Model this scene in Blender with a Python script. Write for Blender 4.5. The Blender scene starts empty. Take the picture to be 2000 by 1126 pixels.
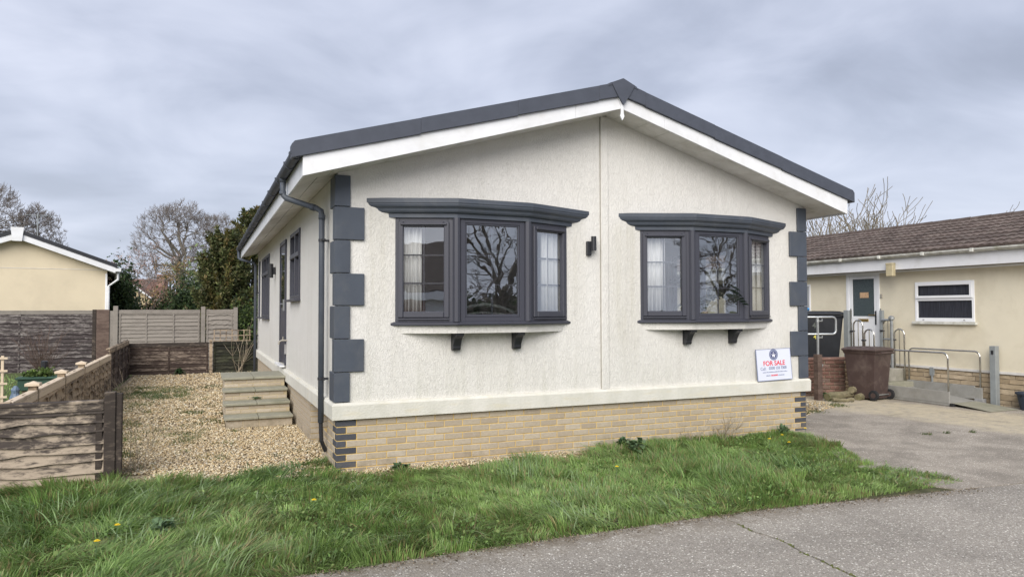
import bpy, bmesh, math, random
import numpy as np
from mathutils import Vector, Matrix
sc = bpy.context.scene
COL = sc.collection
R = math.radians
# ------------------------------------------------------------------ camera
cd = bpy.data.cameras.new('camera'); cam = bpy.data.objects.new('camera', cd); COL.objects.link(cam)
yaw, pit, rol = .4098, .0306, -.0022
fw = Vector((math.sin(yaw)*math.cos(pit), math.cos(yaw)*math.cos(pit), math.sin(pit)))
rt = Vector((math.cos(yaw), -math.sin(yaw), 0)); up = rt.cross(fw)
r2 = rt*math.cos(rol)+up*math.sin(rol); u2 = up*math.cos(rol)-rt*math.sin(rol)
m = Matrix((r2, u2, -fw)).transposed().to_4x4(); m.translation = (-1.3618, -7.9504, 1.7474)
cam.matrix_world = m
cd.sensor_width = 36; cd.lens = 1396.28*36/2000; cd.clip_end = 2000; cd.clip_start = .05
sc.camera = cam
sc.view_settings.view_transform = 'Standard'; sc.view_settings.look = 'None'
sc.view_settings.exposure = 1.42; sc.view_settings.gamma = 1
sc.view_settings.use_curve_mapping = False
sc.render.filter_size = 1.15; sc.cycles.use_denoising = True; sc.cycles.denoising_prefilter = 'ACCURATE'; sc.cycles.max_bounces = 8; sc.cycles.transparent_max_bounces = 16
SUN_EL, SUN_AZ = R(34), R(-147)      # azimuth measured from +Y, clockwise (south-west behind the camera)

class NT:
    def __init__(s, nt): s.t = nt
    def __call__(s, typ, **kw):
        n = s.t.nodes.new(typ)
        for k, v in kw.items():
            if k[0] == '_': setattr(n, k[1:], v)
        for k, v in kw.items():
            if k[0] == '_': continue
            inp = n.inputs[int(k[1:])] if k[0] == 'i' and k[1:].isdigit() else n.inputs[k.replace('_', ' ')]
            if isinstance(v, bpy.types.NodeSocket): s.t.links.new(v, inp)
            elif isinstance(v, bpy.types.Node): s.t.links.new(v.outputs[0], inp)
            else: inp.default_value = v
        return n
    def math(s, op, a, b=0., clamp=False):
        return s('ShaderNodeMath', _operation=op, _use_clamp=clamp, i0=a, i1=b).outputs[0]
    def mix(s, f, a, b, blend='MIX'):
        n = s('ShaderNodeMix', _data_type='RGBA', _blend_type=blend)
        for i, v in ((0, f), (6, a), (7, b)):
            if isinstance(v, bpy.types.NodeSocket): s.t.links.new(v, n.inputs[i])
            else: n.inputs[i].default_value = (v if i == 0 else tuple(v)+(1,) if len(v) == 3 else v)
        return n.outputs[2]
    def ramp(s, f, stops, interp='LINEAR'):
        n = s('ShaderNodeValToRGB', Fac=f); e = n.color_ramp; e.interpolation = interp
        while len(e.elements) < len(stops): e.elements.new(.5)
        for q, (p, c) in zip(e.elements, stops):
            q.position = p; q.color = (c, c, c, 1) if not hasattr(c, '__len__') else tuple(c)+(1,)
        return n.outputs[0]
    def noise(s, vec, scale, detail=4, rough=.55, dist=0.):
        return s('ShaderNodeTexNoise', Vector=vec, Scale=scale, Detail=detail, Roughness=rough, Distortion=dist).outputs[0]
    def scl(s, vec, v):
        return s('ShaderNodeVectorMath', _operation='MULTIPLY', i0=vec, i1=v).outputs[0]
    def smooth(s, x, a, b):
        return s('ShaderNodeMapRange', _interpolation_type='SMOOTHSTEP', Value=x, i1=a, i2=b, i3=0., i4=1.).outputs[0]
    def box(s, x, c, w, soft):      # 1 inside |x-c|<w, falling to 0 over soft
        d = s.math('ABSOLUTE', s.math('SUBTRACT', x, c))
        return s.math('SUBTRACT', 1., s.smooth(d, w, w+soft))

# ------------------------------------------------------------------ sky
world = bpy.data.worlds.new('World'); sc.world = world; world.use_nodes = True
wt = world.node_tree; wt.nodes.clear(); N = NT(wt)
sky = N('ShaderNodeTexSky', _sky_type='NISHITA', _sun_disc=False, _sun_elevation=SUN_EL, _sun_rotation=SUN_AZ, _dust_density=3., _ozone_density=1.5)
b1 = N('ShaderNodeBackground', Color=sky.outputs[0], Strength=.05)
tc = N('ShaderNodeTexCoord'); sep = N('ShaderNodeSeparateXYZ', Vector=tc.outputs['Generated'])
zc = N.math('ADD', N.math('MAXIMUM', sep.outputs[2], 0.), .22)
px = N.math('DIVIDE', sep.outputs[0], zc); py = N.math('DIVIDE', sep.outputs[1], zc)
cv = N('ShaderNodeCombineXYZ', X=px, Y=py, Z=.37).outputs[0]
n1 = N.noise(cv, .9, 4, .5, .8); n2 = N.noise(N.scl(cv, (1.0, 1.15, 1.)), 1.8, 7, .52, .5)
nn = N.math('ADD', N.math('MULTIPLY', n1, .62), N.math('MULTIPLY', n2, .38))
cc = N.ramp(nn, [(.37, (.160, .176, .220)), (.44, (.198, .216, .268)), (.52, (.250, .268, .324)), (.62, (.312, .328, .384))])
hz = N.math('SUBTRACT', 1., N.smooth(sep.outputs[2], 0.0, .34))
cc = N.mix(N.math('MULTIPLY', hz, .55), cc, (.280, .303, .355))
b2 = N('ShaderNodeBackground', Color=cc, Strength=1.0)
ms = N('ShaderNodeMixShader', Fac=.9, i1=b1, i2=b2)
N('ShaderNodeOutputWorld', Surface=ms)
sd = bpy.data.lights.new('sun', 'SUN'); sd.energy = 1.5; sd.angle = R(50); sd.color = (1, .955, .89)
so = bpy.data.objects.new('sun', sd); COL.objects.link(so)
sdir = Vector((math.sin(SUN_AZ)*math.cos(SUN_EL), math.cos(SUN_AZ)*math.cos(SUN_EL), math.sin(SUN_EL)))
so.rotation_euler = sdir.to_track_quat('Z', 'Y').to_euler()

# ------------------------------------------------------------------ materials
def start(name):
    mt = bpy.data.materials.new(name); mt.use_nodes = True; mt.node_tree.nodes.clear()
    return mt, NT(mt.node_tree)
def finish(N, color, rough=.6, normal=None, spec=.3, metal=0., extra=None):
    p = N('ShaderNodeBsdfPrincipled', Base_Color=color if not isinstance(color, tuple) else color+(1,), Roughness=rough, Metallic=metal)
    p.inputs['Specular IOR Level'].default_value = spec
    if normal is not None: N.t.links.new(normal, p.inputs['Normal'])
    N('ShaderNodeOutputMaterial', Surface=p)
def bump(N, h, strength=.5, dist=.01):
    return N('ShaderNodeBump', Strength=strength, Distance=dist, Height=h).outputs[0]
def mat(name, col, rough=.6, var=.15, ns=6., bs=60., bst=.25, bd=.004, stretch=(1, 1, 1), rnd=0., spec=.3, metal=0., dirt=None, dirt_s=2.):
    mt, N = start(name)
    pos = N('ShaderNodeNewGeometry').outputs[0]; v = N.scl(pos, stretch)
    lo = tuple(c*(1-var) for c in col); hi = tuple(min(1, c*(1+var)) for c in col)
    c = N.mix(N.ramp(N.noise(v, ns, 6, .6), [(.3, 0.), (.7, 1.)]), lo, hi)
    if rnd:
        rr = N('ShaderNodeObjectInfo').outputs['Random']
        k = N.math('ADD', N.math('MULTIPLY', rr, 2*rnd), 1-rnd)
        c = N('ShaderNodeVectorMath', _operation='SCALE', i0=c, Scale=k).outputs[0]
    if dirt:
        f = N.math('MULTIPLY', N.ramp(N.noise(v, dirt_s, 7, .65, .4), [(.48, 0.), (.72, 1.)]), dirt[1])
        c = N.mix(f, c, dirt[0])
    finish(N, c, rough, bump(N, N.noise(v, bs, 4, .6), bst, bd), spec, metal)
    return mt

def stucco():
    mt, N = start('stucco'); g = N('ShaderNodeNewGeometry'); pos = g.outputs[0]
    s = N('ShaderNodeSeparateXYZ', Vector=pos); X, Y, Z = s.outputs
    # trowelled drips, longer than wide
    v = N.scl(pos, (1, 1, .36))
    a = N.noise(v, 38., 3, .55, .9); ra = N.math('ABSOLUTE', N.math('SUBTRACT', a, .5))
    worm = N.math('SUBTRACT', 1., N.smooth(ra, 0., .075))
    gate = N.math('ADD', N.math('MULTIPLY', N.smooth(N.noise(pos, 11., 3, .6), .36, .62), .5), .5)
    worm = N.math('MULTIPLY', worm, gate)
    fine = N.noise(v, 120., 4, .6)
    h = N.math('ADD', N.math('MULTIPLY', worm, 1.), N.math('MULTIPLY', fine, .55))
    h = N.math('ADD', h, N.math('MULTIPLY', N.noise(v, 66., 3, .5, .6), .8))
    base = N.mix(N.ramp(N.noise(pos, 1.3, 5, .6), [(.3, 0.), (.7, 1.)]), (.672, .655, .618), (.720, .705, .670))
    # rain streaks
    st = N.noise(N.scl(pos, (9, 9, .55)), 1., 5, .62)
    st = N.smooth(st, .44, .70)
    fr = N.smooth(Y, .05, -.05)
    m1 = N.math('MULTIPLY', N.box(X, 3.68, .13, .20), N.math('MULTIPLY', N.smooth(Z, 3.0, 2.75), N.smooth(Z, .8, 1.6)))
    m2 = N.math('MULTIPLY', N.box(X, .50, .10, .16), N.math('MULTIPLY', N.smooth(Z, 3.0, 2.8), N.smooth(Z, 1.2, 2.0)))
    m3 = N.math('MULTIPLY', N.box(X, 6.45, .10, .2), N.smooth(Z, 3.0, 2.8))
    m4 = N.math('MULTIPLY', N.box(X, 2.98, .06, .12), N.math('MULTIPLY', N.smooth(Z, 3.0, 2.8), N.smooth(Z, 1.1, 2.0)))
    mk = N.math('MAXIMUM', N.math('MAXIMUM', m1, N.math('MULTIPLY', m2, .8)), N.math('MAXIMUM', N.math('MULTIPLY', m3, .5), N.math('MULTIPLY', m4, .6)))
    mk = N.math('MULTIPLY', mk, fr)
    c = N.mix(N.math('MULTIPLY', N.math('MULTIPLY', mk, N.math('ADD', N.math('MULTIPLY', st, .65), .35)), .85), base, (.40, .375, .27))
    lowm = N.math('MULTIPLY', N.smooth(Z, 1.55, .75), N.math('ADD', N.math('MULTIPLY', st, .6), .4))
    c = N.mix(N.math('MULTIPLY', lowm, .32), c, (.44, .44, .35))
    topm = N.math('MULTIPLY', N.smooth(N.noise(N.scl(pos, (5, 5, .4)), 1., 4, .6), .5, .75), .18)
    c = N.mix(topm, c, (.45, .43, .38))
    spk = N.smooth(N.noise(pos, 26., 5, .7), .64, .75)
    c = N.mix(N.math('MULTIPLY', spk, .07), c, (.38, .35, .28))
    c = N.mix(N.math('MULTIPLY', N.smooth(worm, .2, .9), .16), c, (.77, .76, .73))
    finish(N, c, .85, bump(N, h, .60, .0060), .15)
    return mt
def bandmat():
    mt, N = start('band_render'); pos = N('ShaderNodeNewGeometry').outputs[0]
    c = N.mix(N.ramp(N.noise(N.scl(pos, (1, 1, .4)), 5., 6, .65), [(.3, 0.), (.7, 1.)]), (.56, .55, .485), (.675, .66, .605))
    st = N.smooth(N.noise(N.scl(pos, (3, 3, 14)), 1., 5, .6), .52, .72)
    c = N.mix(N.math('MULTIPLY', st, .4), c, (.62, .56, .40))
    finish(N, c, .8, bump(N, N.noise(pos, 42., 4, .6), .6, .008), .2); return mt
def brickmat(name, stops, dark=False):
    mt, N = start(name); pos = N('ShaderNodeNewGeometry').outputs[0]
    rr = N('ShaderNodeObjectInfo').outputs['Random']
    off = N('ShaderNodeVectorMath', _operation='ADD', i0=pos, i1=N('ShaderNodeCombineXYZ', X=N.math('MULTIPLY', rr, 37.), Y=0., Z=N.math('MULTIPLY', rr, 11.)).outputs[0]).outputs[0]
    c = N.ramp(rr, stops)
    d = N.noise(N.scl(off, (1, 1, 2.2)), 26., 6, .65)
    c = N.mix(N.math('MULTIPLY', N.smooth(d, .40, .72), .45), c, tuple(x*.78 for x in stops[0][1]))
    c = N.mix(N.math('MULTIPLY', N.smooth(N.noise(off, 14., 5, .7), .56, .74), .35), c, (.55, .52, .46) if not dark else (.16, .16, .17))
    sp_ = N.math('MULTIPLY', N.smooth(N('ShaderNodeSeparateXYZ', Vector=pos).outputs[2], .26, -.05), N.smooth(N.noise(pos, 5.5, 7, .72), .42, .66))
    c = N.mix(N.math('MULTIPLY', sp_, .6), c, (.17, .145, .095))
    finish(N, c, .85, bump(N, N.noise(off, 130., 4, .7), .5, .004), .2); return mt
def wood(name, dark, pale, thr=.5, soft=.14, zlo=None, zhi=None, green=0.):
    mt, N = start(name); pos = N('ShaderNodeNewGeometry').outputs[0]
    s = N('ShaderNodeSeparateXYZ', Vector=pos)
    rr = N('ShaderNodeObjectInfo').outputs['Random']
    off = N('ShaderNodeVectorMath', _operation='ADD', i0=pos, i1=N('ShaderNodeCombineXYZ', X=N.math('MULTIPLY', rr, 9.), Y=N.math('MULTIPLY', rr, 5.), Z=0.).outputs[0]).outputs[0]
    gr = N.noise(N.scl(off, (3, 3, 75)), 1., 7, .7, .3)
    pt = N.math('ADD', N.math('MULTIPLY', N.noise(N.scl(off, (2.2, 2.2, 8)), 1., 5, .6, .5), .5), N.math('MULTIPLY', N.noise(N.scl(off, (9, 9, 26)), 1., 6, .7, .6), .5))
    pt = N.math('ADD', pt, N.math('MULTIPLY', N.math('SUBTRACT', rr, .5), .10))
    if zlo is not None:
        pt = N.math('ADD', pt, N.math('MULTIPLY', N.math('SUBTRACT', .5, N.smooth(s.outputs[2], zlo, zhi)), .15))
    f = N.smooth(pt, thr-soft, thr+soft)
    f = N.math('MULTIPLY', f, N.math('ADD', N.math('MULTIPLY', gr, .7), .55), True)
    c = N.mix(f, dark, pale)
    c = N.mix(N.math('MULTIPLY', N.smooth(gr, .55, .8), .35), c, tuple(x*.6 for x in pale))
    if green: c = N.mix(N.math('MULTIPLY', N.smooth(N.noise(off, 3., 5, .6), .45, .7), green), c, (.07, .085, .04))
    finish(N, c, .85, bump(N, N.math('ADD', gr, N.math('MULTIPLY', pt, .4)), .5, .006), .15); return mt
def roadmat():
    mt, N = start('aggregate_concrete'); pos = N('ShaderNodeNewGeometry').outputs[0]
    vo = N('ShaderNodeTexVoronoi', Vector=pos, Scale=62.); vs = N('ShaderNodeTexVoronoi', Vector=pos, Scale=135.)
    cs = N('ShaderNodeSeparateColor', Color=vo.outputs['Color']); cs2 = N('ShaderNodeSeparateColor', Color=vs.outputs['Color'])
    st = N.ramp(cs.outputs[0], [(0., (.115, .10, .085)), (.3, (.22, .198, .168)), (.62, (.355, .325, .28)), (.84, (.515, .48, .42)), (1., (.72, .69, .63))])
    st2 = N.ramp(cs2.outputs[0], [(0., (.12, .11, .10)), (.6, (.27, .25, .22)), (1., (.48, .46, .42))])
    mask = N.math('MULTIPLY', N.math('SUBTRACT', 1., N.smooth(vo.outputs['Distance'], .32, .52)), N.smooth(cs.outputs[1], .32, .42))
    mo = N.mix(N.noise(pos, 160., 3, .6), (.185, .165, .14), (.295, .27, .235))
    c = N.mix(N.math('SUBTRACT', 1., N.smooth(vs.outputs['Distance'], .3, .5)), mo, st2)
    c = N.mix(mask, c, st)
    big = N.math('ADD', N.math('MULTIPLY', N.smooth(N.noise(pos, .8, 6, .62, .4), .3, .7), .36), 1.04)
    c = N('ShaderNodeVectorMath', _operation='SCALE', i0=c, Scale=big).outputs[0]
    dk = N.smooth(N.noise(N.scl(pos, (1.2, 2.5, 1)), 1.1, 7, .7), .58, .72)
    c = N.mix(N.math('MULTIPLY', dk, .34), c, (.14, .12, .10))
    # dusty edge next to the verge
    s = N('ShaderNodeSeparateXYZ', Vector=pos)
    eg = N.math('MULTIPLY', N.smooth(s.outputs[1], -3.5, -3.02), N.smooth(N.noise(pos, 6., 6, .75), .36, .60))
    c = N.mix(N.math('MULTIPLY', eg, .75), c, (.17, .14, .10))
    h = N.math('SUBTRACT', 1., N.smooth(vo.outputs['Distance'], .15, .6))
    finish(N, c, .8, bump(N, N.math('ADD', h, N.math('MULTIPLY', N.noise(pos, 190., 3, .6), .6)), .7, .006), .25); return mt
def drivemat():
    mt, N = start('worn_concrete'); pos = N('ShaderNodeNewGeometry').outputs[0]
    s = N('ShaderNodeSeparateXYZ', Vector=pos); X, Y, Z = s.outputs
    vo = N('ShaderNodeTexVoronoi', Vector=pos, Scale=70.)
    cs = N('ShaderNodeSeparateColor', Color=vo.outputs['Color'])
    st = N.ramp(cs.outputs[0], [(0., (.14, .125, .105)), (.5, (.27, .24, .205)), (.84, (.43, .39, .335)), (1., (.68, .64, .57))])
    mo = N.mix(N.noise(pos, 120., 3, .6), (.20, .178, .15), (.32, .285, .24))
    c = N.mix(N.math('SUBTRACT', 1., N.smooth(vo.outputs['Distance'], .25, .5)), mo, st)
    big = N.math('ADD', N.math('MULTIPLY', N.smooth(N.noise(pos, 1.4, 7, .65, .6), .3, .7), .5), .90)
    c = N('ShaderNodeVectorMath', _operation='SCALE', i0=c, Scale=big).outputs[0]
    wob = N.math('MULTIPLY', N.math('SUBTRACT', N.noise(pos, 1.1, 6, .65), .5), 1.9)
    d = N.math('ADD', N.math('ADD', X, N.math('MULTIPLY', Y, .12)), wob)
    f = N.box(d, 10.05, .62, .70)
    f = N.math('MULTIPLY', f, N.math('ADD', N.math('MULTIPLY', N.smooth(N.noise(pos, 5., 6, .7), .32, .62), .7), .3))
    c = N.mix(N.math('MULTIPLY', f, .88), c, (.52, .45, .32))
    sp = N.smooth(N.noise(N.scl(pos, (2.2, 1., 1)), 1.6, 7, .72, .8), .66, .71)
    c = N.mix(N.math('MULTIPLY', sp, .75), c, (.50, .46, .38))
    dk = N.smooth(N.noise(N.scl(pos, (.8, 1.6, 1)), 1.7, 6, .7), .58, .70)
    c = N.mix(N.math('MULTIPLY', dk, .45), c, (.13, .12, .105))
    finish(N, c, .85, bump(N, N.noise(pos, 110., 4, .65), .6, .005), .2); return mt
def attrmat(name, rough=.6, trans=0., spec=.25, gain=1.):
    mt, N = start(name); a = N('ShaderNodeVertexColor', _layer_name='Col').outputs[0]
    p = N('ShaderNodeBsdfPrincipled', Base_Color=a, Roughness=rough); p.inputs['Specular IOR Level'].default_value = spec
    o = p
    if trans:
        t = N('ShaderNodeBsdfTranslucent', Color=a); o = N('ShaderNodeMixShader', Fac=trans, i1=p, i2=t)
    N('ShaderNodeOutputMaterial', Surface=o); return mt
def glassmat():
    mt, N = start('window_glass'); pos = N('ShaderNodeNewGeometry').outputs[0]
    nrm = bump(N, N.noise(pos, 3.2, 2, .5, .4), .06, .012)
    f = N('ShaderNodeLayerWeight', Blend=.5, Normal=nrm).outputs['Facing']
    f = N.math('ADD', N.math('MULTIPLY', N.math('POWER', f, 4.), .8), .20, True)
    gl = N('ShaderNodeBsdfGlossy', Color=(.95, .97, 1, 1), Roughness=.0, Normal=nrm)
    tr = N('ShaderNodeBsdfTransparent', Color=(.96, .97, .97, 1))
    N('ShaderNodeOutputMaterial', Surface=N('ShaderNodeMixShader', Fac=f, i1=tr, i2=gl)); return mt
def graveldirt():
    mt, N = start('gravel_bed'); pos = N('ShaderNodeNewGeometry').outputs[0]
    vo = N('ShaderNodeTexVoronoi', Vector=pos, Scale=38.)
    cs = N('ShaderNodeSeparateColor', Color=vo.outputs['Color'])
    c = N.ramp(cs.outputs[0], [(0., (.24, .18, .11)), (.35, (.40, .31, .19)), (.7, (.52, .42, .28)), (1., (.63, .56, .44))])
    c = N.mix(N.smooth(vo.outputs['Distance'], .35, .75), c, (.12, .088, .05))
    c = N.mix(N.math('MULTIPLY', N.smooth(N.noise(pos, .9, 6, .65), .55, .72), .55), c, (.15, .125, .07))
    finish(N, c, .9, bump(N, N.math('SUBTRACT', 1., vo.outputs['Distance']), 1., .02), .15); return mt

M = dict(
 stucco=stucco(), band=bandmat(), glass=glassmat(), road=roadmat(), drive=drivemat(), gravel_bed=graveldirt(),
 brick=brickmat('buff_brick', [(0., (.37, .31, .235)), (.3, (.42, .36, .275)), (.6, (.455, .395, .31)), (.85, (.43, .365, .27)), (1., (.49, .435, .35))]),
 dbrick=brickmat('slate_brick', [(0., (.062, .066, .078)), (1., (.09, .094, .108))], True),
 rbrick=brickmat('red_brick', [(0., (.13, .075, .06)), (.4, (.20, .108, .085)), (.75, (.26, .15, .12)), (1., (.17, .12, .10))]),
 stone=brickmat('buff_stone', [(0., (.36, .28, .185)), (.5, (.43, .345, .235)), (1., (.49, .40, .285))]),
 mortar=mat('mortar', (.60, .43, .17), .9, .18, 9, 90, .5, .004),
 pmortar=mat('pale_mortar', (.44, .365, .235), .9, .2, 9, 90, .5, .004), gmortar=mat('grey_mortar', (.20, .165, .12), .9, .2, 9, 90, .5, .004),
 trim=mat('anthracite_trim', (.066, .078, .100), .5, .10, 3, 160, .10, .002, spec=.35, dirt=((.13, .135, .14), .45), dirt_s=2.2),
 frame=mat('window_frame', (.052, .054, .070), .45, .05, 4, 200, .12, .001, stretch=(1, 1, .1), spec=.4),
 roof=mat('roof_trim', (.068, .076, .098), .6, .10, 7, 220, .35, .003, spec=.3),
 pvc=mat('white_board', (.74, .75, .77), .4, .05, 3, 80, .05, .002, spec=.4, dirt=((.45, .43, .37), .30), dirt_s=2.5),
 soffit=mat('soffit_board', (.66, .645, .62), .6, .08, 4, 80, .1, .002, dirt=((.36, .33, .28), .45), dirt_s=3.),
 pvcw=mat('white_frame', (.80, .81, .83), .35, .03, 3, 80, .03, .001, spec=.45),
 gutterw=mat('mossy_gutter', (.60, .60, .55), .6, .2, 9, 60, .2, .003, dirt=((.30, .29, .20), .7), dirt_s=6.),
 cream=mat('cream_wall', (.70, .645, .51), .85, .06, 1.2, 75, .5, .004, dirt=((.47, .41, .29), .5), dirt_s=1.1),
 cream2=mat('cream_wall_left', (.66, .575, .42), .8, .05, 1., 60, .25, .003, dirt=((.48, .42, .31), .35), dirt_s=.9),
 tile=mat('brown_tile', (.108, .083, .073), .9, .25, 30, 140, .6, .005, rnd=.28, dirt=((.25, .22, .19), .45), dirt_s=5.),
 steel=mat('galvanised_steel', (.44, .46, .47), .38, .15, 14, 90, .1, .001, metal=.75, spec=.5),
 stainless=mat('bright_steel', (.62, .61, .58), .22, .06, 10, 90, .05, .001, metal=1.),
 gpost=mat('grey_paint', (.25, .27, .275), .55, .10, 8, 90, .1, .002),
 ramp=mat('ramp_panel', (.29, .285, .265), .7, .12, 5, 140, .3, .002, dirt=((.16, .15, .12), .5), dirt_s=3.),
 bin=mat('brown_plastic', (.072, .049, .045), .5, .12, 6, 220, .15, .002, spec=.35, dirt=((.19, .15, .13), .55), dirt_s=4.),
 blackp=mat('black_plastic', (.020, .022, .026), .45, .2, 6, 160, .15, .002, spec=.4),
 bluep=mat('blue_plastic', (.05, .25, .55), .4, .1, 6, 160, .1, .002),
 rubber=mat('rubber', (.022, .022, .024), .8, .2, 9, 100, .2, .002),
 black=mat('black_metal', (.022, .023, .028), .4, .1, 6, 160, .05, .001, spec=.5),
 slab=mat('paving_slab', (.285, .275, .215), .85, .16, 6, 90, .45, .005, dirt=((.17, .175, .115), .5), dirt_s=2.5),
 concrete=mat('grey_block', (.31, .295, .255), .9, .2, 7, 60, .5, .006, dirt=((.16, .15, .10), .6), dirt_s=3.),
 wfront=wood('weathered_front', (.066, .055, .049), (.43, .355, .275), .505, .085, .12, .75),
 wside=wood('weathered_side', (.10, .078, .060), (.44, .345, .245), .46, .10),
 wdark=wood('dark_fence', (.058, .048, .048), (.27, .245, .23), .55, .10),
 wlow=wood('low_fence', (.055, .040, .034), (.25, .20, .16), .56, .10),
 wgreen=wood('green_dark_fence', (.022, .022, .018), (.075, .075, .05), .58, .12, green=.35),
 wpale=wood('pale_fence', (.165, .148, .132), (.285, .258, .228), .42, .16),
 wcap=wood('fence_cap', (.34, .265, .185), (.66, .55, .42), .36, .14),
 wpost=wood('dark_post', (.050, .041, .036), (.26, .21, .165), .62, .12),
 wbrown=wood('brown_post', (.095, .066, .056), (.19, .14, .115), .5, .15),
 bark=mat('bark', (.17, .15, .13), .95, .35, 9, 30, .6, .02, stretch=(1, 1, .3), dirt=((.12, .12, .06), .5)),
 twig=mat('twig', (.205, .18, .168), .95, .25, 5, 30, .1, .01),
 twig2=mat('pale_twig', (.22, .19, .145), .95, .3, 5, 30, .1, .01),
 stalk=mat('dead_stalk', (.36, .30, .22), .95, .3, 12, 60, .2, .004),
 inwall=mat('room_wall', (.66, .64, .61), .9, .04, 2), infloor=mat('room_floor', (.16, .12, .09), .6, .2, 4),
 curtain=mat('curtain_cloth', (.72, .71, .70), .9, .05, 4, 120, .2, .003),
 grey=mat('grey_plastic', (.30, .30, .30), .6, .1, 6), bell=mat('grey_box', (.33, .31, .27), .6, .1, 9),
 alarm=mat('alarm_box', (.45, .39, .25), .6, .15, 14), brass=mat('brass', (.52, .36, .14), .3, .1, 9, metal=.9),
 obscure=mat('obscure_glass', (.062, .082, .088), .25, .45, 60, 90, .8, .006, spec=.5), paper=mat('paper_note', (.55, .36, .22), .8, .25, 30),
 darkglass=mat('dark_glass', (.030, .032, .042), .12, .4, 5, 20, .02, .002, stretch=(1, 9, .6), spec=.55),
 net=mat('net_curtain', (.42, .43, .44), .7, .12, 12, stretch=(1, 14, .3)),
 soil=mat('soil', (.075, .075, .035), .95, .4, 7, 40, .8, .02), terrain=mat('rough_ground', (.085, .105, .04), .95, .4, 1.2, 12, .8, .05),
 moss=mat('moss', (.10, .115, .035), .95, .4, 30, 90, .8, .01, dirt=((.20, .15, .09), .8), dirt_s=12.),
 signw=mat('sign_board', (.66, .69, .80), .35, .02, 3, spec=.4), navy=mat('navy_print', (.045, .055, .16), .5, .05), red=mat('red_print', (.70, .035, .05), .5, .05),
 greyp=mat('grey_print', (.22, .25, .36), .5, .05), yellow=mat('yellow_paint', (.62, .55, .10), .7, .2, 40), ghost=mat('faded_paint', (.10, .11, .10), .7, .2, 40), whitep=mat('white_print', (.85, .86, .9), .5, .03),
 redroof=mat('red_roof', (.15, .088, .072), .9, .25, 5), farwall=mat('far_wall', (.62, .50, .33), .9, .06), pinkbrick=mat('pink_brick', (.34, .20, .15), .9, .15, 12),
 green=mat('green_plastic', (.040, .085, .062), .5, .1), tubm=mat('bucket_plastic', (.035, .045, .065), .5, .2, 8), ornament=mat('ornament_glaze', (.12, .17, .24), .4, .5, 25), pot=mat('tan_pot', (.36, .25, .16), .6, .15),
 leaf=attrmat('leaf', .55, .25), grass=attrmat('grass_blade', .38, .35, .45), pebble=attrmat('pebble', .75), hleaf=mat('house_leaf', (.028, .055, .030), .35, .3, 20, spec=.5),
 flower=mat('dandelion_petal', (.80, .58, .02), .6, .1, 60), scallop=mat('old_log', (.22, .19, .12), .95, .35, 8, 40, .9, .02, dirt=((.12, .13, .05), .7)),
)
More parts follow.
